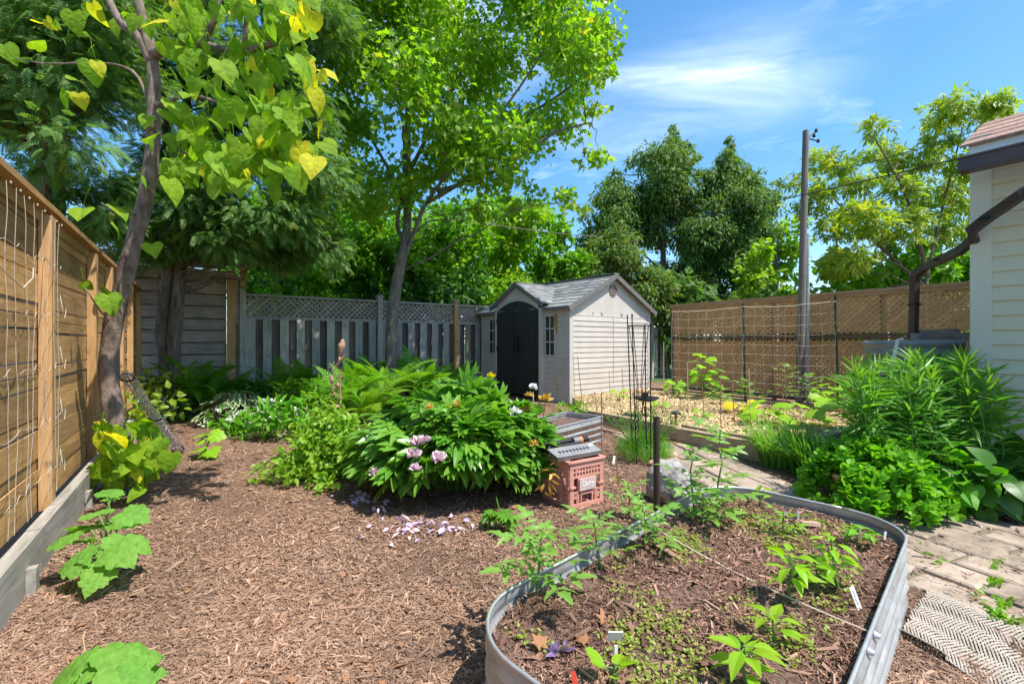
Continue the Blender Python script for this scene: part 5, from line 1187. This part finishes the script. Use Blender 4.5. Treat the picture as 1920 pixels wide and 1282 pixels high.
def tv(x, y, z): return tilt @ A(x, y, z)+A(-.07,.03,.02)
for i in range(n_):
    x0 = .03+i*cell; cx_, cy_ = x0+cell/2, D_/2; sq = [(x0,.03),(x0+cell,.03),(x0+cell,D_-.03),(x0,D_-.03)]; m_ = 16; inn = [(cx_+.0125*math.cos(2*math.pi*q/m_), cy_+.017*math.sin(2*math.pi*q/m_)) for q in range(m_)]
    outp = []
    for q in range(m_):
        a_ = 2*math.pi*q/m_; s_ = min(cell/2/max(1e-6,abs(math.cos(a_))), (D_/2-.03)/max(1e-6,abs(math.sin(a_)))); outp.append((cx_+s_*math.cos(a_), cy_+s_*math.sin(a_)))
    V = [tv(x,y,.03) for x,y in outp]+[tv(x,y,.03) for x,y in inn]+[tv(x,y,.0) for x,y in inn]; b.add(V, [(q,(q+1)%m_,m_+(q+1)%m_,m_+q) for q in range(m_)]+[(m_+q,m_+(q+1)%m_,2*m_+(q+1)%m_,2*m_+q) for q in range(m_)])
for y0_, y1_ in ((0,.03),(D_-.03,D_)): b.box(tv(W_/2-.01,(y0_+y1_)/2,.026),(W_+.02,y1_-y0_,.008),tilt)
for x0_, x1_ in ((-.02,.03),(.03+n_*cell,W_)): b.box(tv((x0_+x1_)/2,D_/2,.026),(x1_-x0_,D_-.06,.008),tilt)
b.box(tv(W_/2-.01,D_/2,-.002),(W_-.01,D_-.02,.006),tilt); b.box(tv(W_/2-.01,.004,.012),(W_,.006,.028),tilt)
b.build('tray_body', M['grey_plastic'], ty, local=True); b = MB(); b.box(tv(W_-.035,.09,.0325),(.04,.025,.004),tilt); b.build('sticker', M['white_plastic'], ty, local=True)
spk = single('sprinkler', 'black tube sprinkler with an orange ring lying on the seedling tray', 'sprinkler', e0+A(0,0,hh)); spk.rotation_euler = (0,0,rzc)
b = MB(); y_ = .2; z_ = .1
def xt(x0, x1, r_, m, nm, dy=0, dz=0): b = MB(); b.tube([(x0,y_+dy,z_+dz),(x1,y_+dy,z_+dz)], r_, 14); b.build(nm, M[m], spk, local=True)
xt(-.06,.2,.017,'black_metal','tube',-.02,-.02); xt(-.06,.21,.015,'black_metal','tube',.02,.0); xt(.2,.265,.026,'grey_plastic','collar'); xt(.265,.285,.027,'orange_plastic','ring'); xt(.285,.35,.02,'black_metal','connector'); b = MB(); b.box((.1,y_,z_-.055),(.1,.12,.02)); b.box((-.03,y_,z_-.05),(.04,.12,.03)); b.build('foot', M['black_metal'], spk, local=True)

# mesh mat by the path
M['mat_cord'] = noisemat('mat_cord', [(.3,.26,.215),(.46,.41,.35)], 40, .8, bump=.2); M['mat_dark'] = noisemat('mat_dark', [(.06,.05,.045),(.12,.1,.09)], 20, .9)
mat4 = [G(1688,1195), G(1735,1112), G(1990,1215), G(1940,1345)]; b = MB()
def mp2(s_, t_): return (mat4[0]*(1-s_)*(1-t_)+mat4[1]*(1-s_)*t_+mat4[2]*s_*t_+mat4[3]*s_*(1-t_))
def mm(a_, b_): return mp2(a_, b_)+A(0,0,.013+.012*(math.sin(a_*7+b_*3)*math.sin(b_*5+a_*2)+.4)+(.02*max(0,.06-b_)/.06 if a_ < .4 else 0))
for i in range(-16, 33):
    for sg in (0, 1):
        P = []
        for t_ in np.linspace(0, 1, 16):
            s_ = i/32+t_*.46+rng.normal()*.0022; s_ = s_ if not sg else 1-s_
            if 0 <= s_ <= 1: P.append(mm(s_, t_)+A(0,0,.0035*math.sin(t_*75+sg*math.pi)))
        if len(P) > 1: b.tube(P, .0034, 5)
o = b.build('mesh_mat', M['mat_cord']); tag(o, 'pale woven mesh mat lying on the mulch by the raised bed', 'mat'); b = MB(); b.add([mp2(.01,.01)+A(0,0,.008), mp2(.99,.01)+A(0,0,.008), mp2(.99,.99)+A(0,0,.008), mp2(.01,.99)+A(0,0,.008)], [(0,1,2,3)]); b.build('backing', M['mat_dark'], o)

# ================================================================== RIGHT-HAND SHRUBS
def stemplant(nm, lab, cat, stems, mat_, T, size, per, up=.6, droop=.1, h0=.15, bottom='darkleaf', tipn=9):
    t_ = single(nm, lab, cat, np.mean([s_[0] for s_ in stems], 0)); b = MB(); sm = MB()
    for p0, p1 in stems:
        Q = curve(p0, p1, .03, 6, .04); sm.tube(Q, np.linspace(.006,.003,6), 5); m_ = int(per*rng.uniform(.8,1.2)); f_ = h0+(1-h0)*rng.random(m_)**.8; P = np.stack([np.interp(f_, np.linspace(0,1,6), Q[:,k_]) for k_ in range(3)], 1); a_ = rng.uniform(0,2*math.pi,m_); O = np.stack([np.cos(a_), np.sin(a_), .25+f_*.5], 1)
        scatter(b, T, P, O, size, up, .32, droop, .4, np.clip((f_-.75)*2.2,0,1)*rng.random(m_))
        a_ = rng.uniform(0,2*math.pi,tipn); O = np.stack([np.cos(a_)*.5, np.sin(a_)*.5, np.full(tipn,1.)], 1); scatter(b, T, np.tile(p1,(tipn,1)), O, size*.7, .2, .35, 0, .4, np.full(tipn,.8))
    b.build('leaves', M[mat_], t_); sm.build('stems', M['stem'], t_); return t_
st1 = []
for i in range(64):
    x = rng.uniform(1590,1885); d_ = rng.uniform(3.15,4.05); X = (x-CX)/F*d_
    if (X-K[0])*hn[0]+(d_-K[1])*hn[1] < .1: continue
    top = np.interp(x, [1560,1600,1660,1740,1800,1850,1900], [720,690,685,668,655,690,740])+rng.uniform(0,70); p1 = At(x+rng.normal()*8, top, d_); st1.append((A(X, d_, 0)*.97+A(.03*2.9,.03*3.5,0), p1))
stemplant('tall_perennial', 'tall narrow leaved perennial clump in front of the rain barrel and house', 'plant', st1, 'milkweed', T_narrow, .19, 46)
for k_, (x, y, w_, h_, n_, lab) in enumerate(((1690,985,.46,.5,800,'bright green fleshy leaved bush at the path edge below the tall perennial'),(1790,960,.36,.46,420,'bright leafy bush partly shaded beside the house'),)):
    c = G(x, y); c[1] += .25; t_ = single('leafy_bush', lab, 'bush', c); b = MB(); sm = MB()
    for i in range(n_):
        a_ = rng.uniform(0,2*math.pi); r_ = math.sqrt(rng.random()); e = c+A(w_*r_*math.cos(a_), w_*.85*r_*math.sin(a_), h_*math.sqrt(max(.05,1-.9*r_*r_))*rng.uniform(.5,1.08)*(1+.16*math.sin(4*a_+1)*r_)); m_ = 7
        if math.sin(5.3*a_+2)*math.sin(9*r_) > .45 and rng.random() < .75: continue
        al = rng.uniform(0,6)+np.arange(m_)*2.4; O = np.stack([np.cos(al), np.sin(al), np.full(m_,.45)], 1)+A(math.cos(a_),math.sin(a_),0)*.5*r_
        if i % 5 == 0: sm.tube(curve(c+A(.4*w_*r_*math.cos(a_),.4*w_*r_*math.sin(a_),0), e, .05, 4), .004, 4)
        scatter(b, T_round, np.tile(e,(m_,1))-A(0,0,1)*np.linspace(0,.05,m_)[:,None], O, .052, .7, .5, .05, .45, rng.uniform(0,.8,m_))
    b.build('leaves', M['bush'], t_); sm.build('stems', M['stem'], t_)
# dark broad-leaved plants at lower right
for x, y, n_, s_, lab in ((1880,985,26,.16,'dark broad leaved plant in the shade below the house wall'),(1935,960,24,.17,'dark broad leaved plant at the very right edge'),(1830,985,22,.11,'low shaded leafy plant at the path corner')):
    c = G(x, y); c[1] += .12; t_ = single('broadleaf_plant', lab, 'plant', c); b = MB(); sm = MB(); m_ = n_*2; q, dr = ell(m_, c+A(0,0,.24), (.24,.2,.2), .4); scatter(b, T_heart, q, dr, s_, 1., .4, .35)
    for p in q[::2]: sm.tube(curve(c, p, .1, 4), .003, 4)
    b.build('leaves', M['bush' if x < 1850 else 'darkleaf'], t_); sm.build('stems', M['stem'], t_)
# grassy clump
for x, y, n_, h_, lab in ((1490,882,620,.42,'grassy green clump at the corner of the timber bed'),(1560,905,330,.42,'darker strappy leaved clump behind the bright bush')):
    c = G(x, y); c[1] += .18; t_ = single('grass_clump', lab, 'grass clump', c); b = MB(); a_ = rng.uniform(0,2*math.pi,n_); r_ = np.sqrt(rng.random(n_))*.2; P = c+np.stack([r_*np.cos(a_), r_*np.sin(a_), np.zeros(n_)], 1); a2 = a_+rng.normal(size=n_)*.6; tip = np.stack([np.cos(a2), np.sin(a2), np.zeros(n_)], 1)
    for k_ in range(3): s_ = slice(k_, n_, 3); nn_ = len(P[s_]); nor = rv(nn_,.15)+A(0,0,1); b.inst(T_blades[k_], P[s_], frames(tip[s_], nor), h_*rng.uniform(.6,1.25,nn_), rng.uniform(0,.15,nn_))
    b.build('blades', M['grass' if x < 1500 else 'milkweed'], t_); b = MB(); b.lathe([(.16,0),(.12,.03),(0,.04)], c, 10); b.build('root_crown', M['brown_stem'], t_)
c = At(1580,882,3.15); c[2] = 0; M['clay'] = noisemat('clay_pot', [(.55,.36,.14),(.65,.45,.2)], 10, .7); b = MB(); b.lathe([(.04,.18),(.055,.26),(.06,.26),(.06,.285),(.05,.285),(.045,.22),(0,.22)], c, 18); b.lathe([(.05,0),(.055,.02),(.045,.18),(0,.18)], c, 12)
o = b.build('flower_pot', M['clay'], smooth=True); tag(o, 'small yellowish clay pot half hidden by the bright bush', 'pot')
# weeds in the path joints
b = MB()
for x, y, n_ in ((1868,1060,40),(1866,1095,30),(1872,1150,70),(1880,1135,40),(1900,1165,30),(1730,1040,16),(1760,1048,16),(1845,1120,10),(1355,905,16),(1480,935,20)):
    P = np.array([G(x+rng.normal()*7, y+rng.normal()*6, .02) for _ in range(n_)]); scatter(b, T_ovate, P, rv(n_)+A(0,0,.4), .03, .9, .4, 0, .4)
o = b.build('path_weeds', M['lime'], origin=tuple(G(1870,1110))); tag(o, 'low green weeds growing in the joints of the stone path', 'weeds', kind='stuff')

# ================================================================== VEGETABLES
def tomato(c, h_, lab, n_=9, lean=(0,0), sz=.2, mat_='tomato', dens=1.):
    t_ = single('tomato_plant', lab, 'tomato plant', c, 'young tomato plants'); b = MB(); sm = MB(); top = c+A(lean[0], lean[1], h_); Q = curve(c, top, .03, 6, .05); sm.tube(Q, np.linspace(.006,.003,6), 6)
    for i in range(n_):
        f_ = .2+.8*(i+.5)/n_; p = np.array([np.interp(f_, np.linspace(0,1,6), Q[:,k_]) for k_ in range(3)]); a_ = 2.4*i+rng.uniform(-.4,.4); o = A(math.cos(a_), math.sin(a_), .25+.35*f_); nor = A(-.2*math.cos(a_), -.2*math.sin(a_), 1)+rv(1,.2)[0]
        b.inst(T_tom, p[None], frames(o[None], nor[None]), sz*rng.uniform(.75,1.15)*(1.1-.35*f_), [rng.uniform(0,.5)])
    b.build('leaves', M[mat_], t_); sm.build('stem', M['stem'], t_); return t_
tomato(S(1005,1122), .24, 'biggest young tomato plant at the near left rim of the bed', 16, (.03,.04), .2)
tomato(S(1128,1068), .2, 'spindly tomato plant by the bed rim, second from the near left corner', 10, (-.03,.03), .17)
tomato(S(1212,1030), .19, 'bushy tomato plant by the rim just before the metal post', 15, (-.01,.02), .18)
tomato(G(1180,975), .24, 'tomato plant growing outside the bed left of the metal post', 10, (.0,.04), .19)
tomato(S(1318,985), .17, 'low wide tomato plant at the far end of the bed', 14, (0,0), .19)
tomato(S(1345,972), .48, 'tallest tomato plant at the far end of the bed before the path', 15, (.03,.03), .22)
tomato(S(1305,968), .36, 'medium tomato plant beside the tallest one at the far end', 9, (-.03,.02), .2)
tomato(S(1468,1005), .12, 'tiny tomato seedling near the stone marker in the bed', 8, (0,0), .13, 'lime')
def pepper(c, h_, lab, n_=8, sz=.12, mat_='pepper', T=T_pepper, cat='pepper plant', nm='pepper_plant', grp='young pepper plants', lean=(0,0)):
    t_ = single(nm, lab, cat, c, grp); b = MB(); sm = MB(); Q = curve(c, c+A(*lean,h_), .02, 5, .06); sm.tube(Q, np.linspace(.005,.003,5), 6)
    for i in range(n_):
        f_ = .35+.65*(i+.5)/n_; p = np.array([np.interp(f_, np.linspace(0,1,5), Q[:,k_]) for k_ in range(3)]); a_ = 2.4*i+rng.uniform(-.4,.4); o = A(math.cos(a_), math.sin(a_), rng.uniform(-.2,.9)); q = p+nrm(o)*.025; sm.tube([p, q], .0018, 4)
        b.inst(T, q[None], frames(o[None], (A(-.1*math.cos(a_), -.1*math.sin(a_), 1)+rv(1,.25)[0])[None]), sz*rng.uniform(.65,1.15), [rng.uniform(0,.8)])
    b.build('leaves', M[mat_], t_); sm.build('stem', M['stem'], t_); return t_
pepper(S(1482,1128), .17, 'pepper plant beside the string in the middle of the bed', 20, .072)
pepper(S(1575,1112), .2, 'tallest pepper plant next to the white tag', 20, .072, lean=(-.02,.02))
pepper(S(1528,1108), .12, 'pepper plant squeezed between two larger pepper plants', 10, .075)
pepper(S(1452,1212), .1, 'small drooping pepper plant near the right wall of the bed', 8, .075)
pepper(S(1395,1298), .13, 'pepper plant cut off by the bottom edge of the photo', 14, .08)
pepper(S(1608,1028), .1, 'leafy pepper plant near the right far corner of the bed', 14, .07, 'bush')
pepper(S(1152,1290), .07, 'small round leaved basil seedling at the bottom of the bed', 6, .06, 'pepper', T_round, 'basil', 'basil_plant', None)
pepper(S(1425,952), .1, 'drooping seedling just inside the far rim of the bed', 6, .07)
for x, y, lab in ((1052,1232,'purple leaved lettuce beside brown dead leaves in the bed'),(1532,962,'purple leaved seedling under the far rim of the bed'),(1480,972,'small purple sprig beside the stone marker')):
    c = S(x, y); b = MB(); q, dr = ell(18, c+A(0,0,.012), (.022,.022,.015)); scatter(b, T_lobed, q, dr, .038, 1, .4, 0); o = b.build('purple_lettuce', M['purple']); tag(o, lab, 'lettuce')
for i, (x, y, s_, lab) in enumerate(((1125,1172,.075,'large brown dead leaf lying flat on the soil'),(1005,1222,.065,'curled orange brown dead leaf near the left end of the bed'),(1105,1212,.05,'small reddish dead leaf between seedlings'))):
    b = MB(); q = S(x, y)+A(0,0,.02); b.inst(T_maple, q[None], frames(rv(1)*A(1,1,.1), A(.2,-.3,1)[None]), s_, [0]); o = b.build('dead_leaf', M['deadleaf']); tag(o, lab, 'dead leaf')
# plant tags
def tagbox(nm, lab, cat, p0, p1, w_, m_, th=.003):
    b = MB(); b.bar(p0, p1, w_, th, up=(.2,-1,.5)); o = b.build(nm, M[m_]); return tag(o, lab, cat)
lb = tagbox('plant_label', 'white plant label with pencil writing leaning at the right wall', 'plant label', S(1612,1142), S(1612,1142)+A(-.022,.012,.075), .021, 'white_plastic')
M['pencil'] = noisemat('pencil_marks', [(.12,.12,.14),(.2,.2,.22)], 20, .8); M['red_plastic'] = noisemat('red_plastic', [(.5,.05,.03),(.6,.07,.04)], 8, .45, bump=.02)
q0 = S(1612,1142); qd = A(-.022,.012,.075); yv = nrm(qd); xv = nrm(np.cross(yv, A(.2,-1,.5))); zv = np.cross(xv, yv); b = MB()
if zv[1] > 0: zv = -zv
for i in range(9):
    c = q0+qd*(.2+.08*i)+zv*.0024; r_ = rng.uniform(-.9,.9); b.bar(c-xv*.005+yv*r_*.002, c+xv*.005-yv*r_*.002, .0012, .0008, up=tuple(zv))
    if i % 2: b.bar(c-yv*.002-xv*.003, c+yv*.003-xv*.002, .0012, .0008, up=tuple(zv))
b.build('writing', M['pencil'], lb)
tagbox('plant_label', 'narrow white plant label near the far right corner of the bed', 'plant label', S(1657,1020), S(1657,1020)+A(.008,.0,.06), .012, 'white_plastic')
tagbox('plant_label', 'grey metal plant label below the far rim', 'plant label', S(1497,975), S(1497,975)+A(0,.005,.05), .016, 'galv_wire')
tagbox('plant_label', 'red plant label at the bottom edge of the bed', 'plant label', S(1082,1305), S(1082,1305)+A(-.01,.01,.06), .014, 'red_plastic')
tagbox('plant_label', 'white plant label stuck in the mulch right of the pink crate', 'plant label', G(1150,872), G(1150,872)+A(.012,.01,.09), .025, 'white_plastic')
c = S(1155,1240); b = MB(); b.bar(c-A(0,0,.01), c+A(0,.0,.05), .01, .003, up=(.1,-1,.3)); b.box(c+A(0,.012,.07), (.045,.003,.04), np.array([[1,0,0],[0,.9,.42],[0,-.42,.9]]).T); o = b.build('plant_label', M['white_plastic']); tag(o, 'white T shaped plant label standing at the near end of the bed', 'plant label')
c = S(1518,988); b = MB(); b.box(c+A(0,0,.02), (.085,.05,.018), np.array([[.98,.2,0],[-.2,.98,.2],[0,-.2,1]])); o = b.build('stone_marker', M['pink_stone']); tag(o, 'small flat beige stone marker lying in the bed', 'stone')
b = MB(); p0, p1 = S(1243,1012)+A(0,0,.035), P3(bw(A(1.83,BV1))-BV*.0,.275); b.tube([p0+(p1-p0)*t_-A(0,0,.02*math.sin(math.pi*t_)) for t_ in np.linspace(0,1,12)], .0028, 5); o = b.build('bed_string', M['twine']); tag(o, 'twine stretched across the soil of the big raised bed', 'string')
# seedlings carpet in the big bed
b = MB(); n_ = 4200; uu = rng.uniform(BU0+.15, BU1-.12, n_); vv = rng.uniform(BV0+.1, BV1-.1, n_); dn = np.sin(uu*5.1+1)*np.sin(vv*7.3+.5)+.6*np.sin(uu*11+vv*9); ok = (dn > -.15) & (rng.random(n_) < .16+.45*(dn > .45)); uu, vv = uu[ok], vv[ok]; base = np.c_[uu[:,None]*BU+vv[:,None]*BV, np.full(len(uu), ZS+.008)]
for k_ in range(4): m_ = len(base); P = base+rv(m_,.008)*A(1,1,0)+A(0,0,1)*rng.uniform(0,.014,(m_,1)); scatter(b, T_round, P, rv(m_)*A(1,1,.2), .0125, 1.2, .3, 0, .4, rng.random(m_))
o = b.build('weed_seedlings', M['sprout'], origin=(1.0,1.9,ZS)); tag(o, 'carpet of tiny pale green weed seedlings on the bed soil', 'seedlings', kind='stuff')
# cucumbers along the left
def cuke(c, leaves, lab, sz, mat_='cucumber'):
    t_ = single('cucumber_plant', lab, 'cucumber plant', c, 'young cucumber plants'); b = MB(); sm = MB()
    leaves = leaves+[(p+rv(1,.03)[0]+A(0,0,-.03), (ti[0]+rng.normal()*.6, ti[1]+rng.normal()*.6, ti[2]-.1), s_*rng.uniform(.5,.8)) for p, ti, s_ in leaves[:7]]
    for p, ti, s_ in leaves:
        tip = A(*ti); b.inst(T_cuke, p[None], frames(tip[None], (A(0,-.35,1)+rv(1,.2)[0])[None]), sz*s_, [rng.uniform(0,.4)]); sm.tube(curve(c+A(0,0,.02), p, .15, 5, .05), .004, 5)
    b.build('leaves', M[mat_], t_); sm.build('stems', M['stem'], t_)
c = G(205, 1085); d_ = c[1]
cuke(c, [(At(165,985,d_), (-.3,.3,-.1), 1.1),(At(150,1000,d_-.05), (-1,-.2,-.15), 1.15),(At(230,960,d_+.1), (1,-.1,-.1), 1.05),(At(200,930,d_+.1), (-.2,.6,.2), .8),(At(215,1020,d_-.1), (.7,-.4,-.2), 1.2),(At(170,1045,d_-.12), (-.9,-.2,-.15), 1.1),(At(225,1015,d_), (1,.1,-.2), 1.1),(At(195,1060,d_-.15), (.1,-.9,-.5), .95),(At(200,990,d_), (.3,.5,.1), .8),(At(185,965,d_), (-.7,.5,.1), .9)], 'cucumber plant of large lobed leaves beside the timber kerb', .14)
c = G(165, 1330); d_ = c[1]
cuke(c, [(At(150,1262,d_), (-1,.3,-.1), 1.),(At(185,1255,d_), (.7,.8,-.05), 1.2),(At(200,1285,d_-.02), (.9,-.1,-.2), 1.05),(At(150,1290,d_), (-.5,-.7,-.2), .9)], 'cucumber plant cut off by the bottom left edge', .15)
c = G(385, 858); d_ = c[1]
cuke(c, [(At(385,815,d_), (-.9,.2,0), 1.),(At(395,815,d_), (.9,.1,-.05), 1.),(At(385,838,d_-.05), (-.7,-.5,-.1), 1.),(At(395,842,d_-.05), (.6,-.6,-.15), 1.)], 'small cucumber plant in the open mulch beyond the wire roll', .15, 'pepper')
b = MB(); b.tube([G(170,1290), At(155,1190,G(170,1290)[1])], .002, 4); o = b.build('thin_stake', M['bamboo']); tag(o, 'thin pale stake beside the cucumber at the bottom left', 'stake')
# ---- straw bed plants and stakes
def ZB(x, y): return G(x, y, .17)
for i, (x, y0, y1, lab) in enumerate(((1078,752,665,'rusty rod nearest the shed corner'),(1092,755,668,'slim leaning rod second from the shed corner'),(1122,790,735,'short rod in front of the shed side wall'),(1145,762,698,'rod leaning before the middle of the shed side'),(1170,752,690,'upright rod left of the black obelisk'),(1128,880,735,'thin rod in the mulch right of the crate'),(1291,785,680,'pale rod beside the tall yellow squash plant'),(1352,805,705,'rusty rod left of the first trellis stake'),(1378,795,715,'leaning rod at the first trellis stake'),(1408,800,690,'tall pale rod right of the first trellis stake'),(1470,785,712,'rod beside the tall pale tomato in the straw'),(1320,785,725,'short rod in the middle of the straw'),(1245,770,640,'tall rod before the corner of the grey boards'),(1160,910,848,'short rusty rod in the mulch between crate and boulder'))):
    p = ZB(x, y0) if y0 < 830 else G(x, y0); b = MB(); b.tube([p-A(0,0,.03), At(x-4+rng.normal()*3, y1, p[1])], .006, 5); o = b.build('garden_stake', M['rust' if i % 3 else 'bamboo']); tag(o, lab, 'stake', 'thin stakes in and around the straw bed')
def squash(c, h_, sz, n_, lab, mat_, T=T_cuke):
    t_ = single('squash_plant', lab, 'vegetable plant', c, 'vegetables in the straw bed'); b = MB(); sm = MB()
    for i in range(n_):
        a_ = 2.4*i; p = c+A(math.cos(a_)*sz*.7, math.sin(a_)*sz*.7, h_*(.35+.65*(i+.5)/n_)); sm.tube(curve(c, p, .1, 4), .004, 4); b.inst(T, p[None], frames(A(math.cos(a_), math.sin(a_), .0)[None], (A(0,-.4,1)+rv(1,.3)[0])[None]), sz*rng.uniform(.8,1.2), [rng.random()*.6])
    b.build('leaves', M[mat_], t_); sm.build('stems', M['stem'], t_)
for x, y, h_, sz, n_, m_, lab in ((1318,750,.85,.16,13,'pepper','tall yellow green climbing plant at the net near the grey boards'),(1338,748,.55,.15,9,'bush','green plant right of the tall yellow climbing plant'),(1262,742,.3,.14,8,'pepper','low bright plant at the left end of the net'),(1160,752,.22,.1,6,'pepper','small bright seedling against the shed side wall'),(1320,785,.12,.09,5,'lime','tiny seedling in the near straw, left'),(1388,776,.18,.15,6,'yellow','yellow leaved squash at the first trellis stake'),(1440,800,.28,.2,7,'pepper','broad leaved squash in the near straw'),(1500,800,.34,.24,6,'pepper','squash with large arched yellow green leaves'),(1420,795,.14,.1,6,'lime','small seedling between two squash plants'),(1550,770,.4,.16,12,'pepper','bushy green plant at the right end of the net'),(1240,765,.12,.1,5,'lime','little seedling beside the bird bath'),(1470,815,.2,.12,6,'lime','seedling at the right of the timber front edge')):
    squash(ZB(x, y), h_, sz, n_, lab, m_)
for x, y, h_, lab in ((1475,760,.66,'tall pale tomato plant in the straw at the net'),(1402,755,.38,'small pale tomato plant behind the first trellis stake'),(1520,762,.5,'leafy tomato plant before the utility pole'),(1350,760,.3,'low tomato plant among the straw stakes'),(1285,748,.3,'low tomato plant left of the tall yellow climber')):
    tomato(ZB(x, y), h_, lab, 13, (0,0), .24)
for x, y, lab in ((1365,772,'pale board lying in the straw, left'),(1520,788,'pale board lying in the straw, right')):
    c = ZB(x, y); b = MB(); b.box(c+A(0,0,.02), (.26,.1,.025), np.array([[.9,.4,0],[-.4,.9,0],[0,0,1]])); o = b.build('wood_board', M['timber']); tag(o, lab, 'board')
# plants in the small metal bed
for x, y, n_, lab in ((1058,772,60,'pale leafy seedling in the small metal bed, left'),(1085,770,70,'pale leafy seedling in the small metal bed, right')):
    c = G(x, y, .24); b = MB(); q, dr = ell(n_, c+A(0,0,.05), (.13,.12,.06)); scatter(b, T_ovate, q, dr, .05, .9, .4, 0); o = b.build('seedling', M['lime']); tag(o, lab, 'seedling')
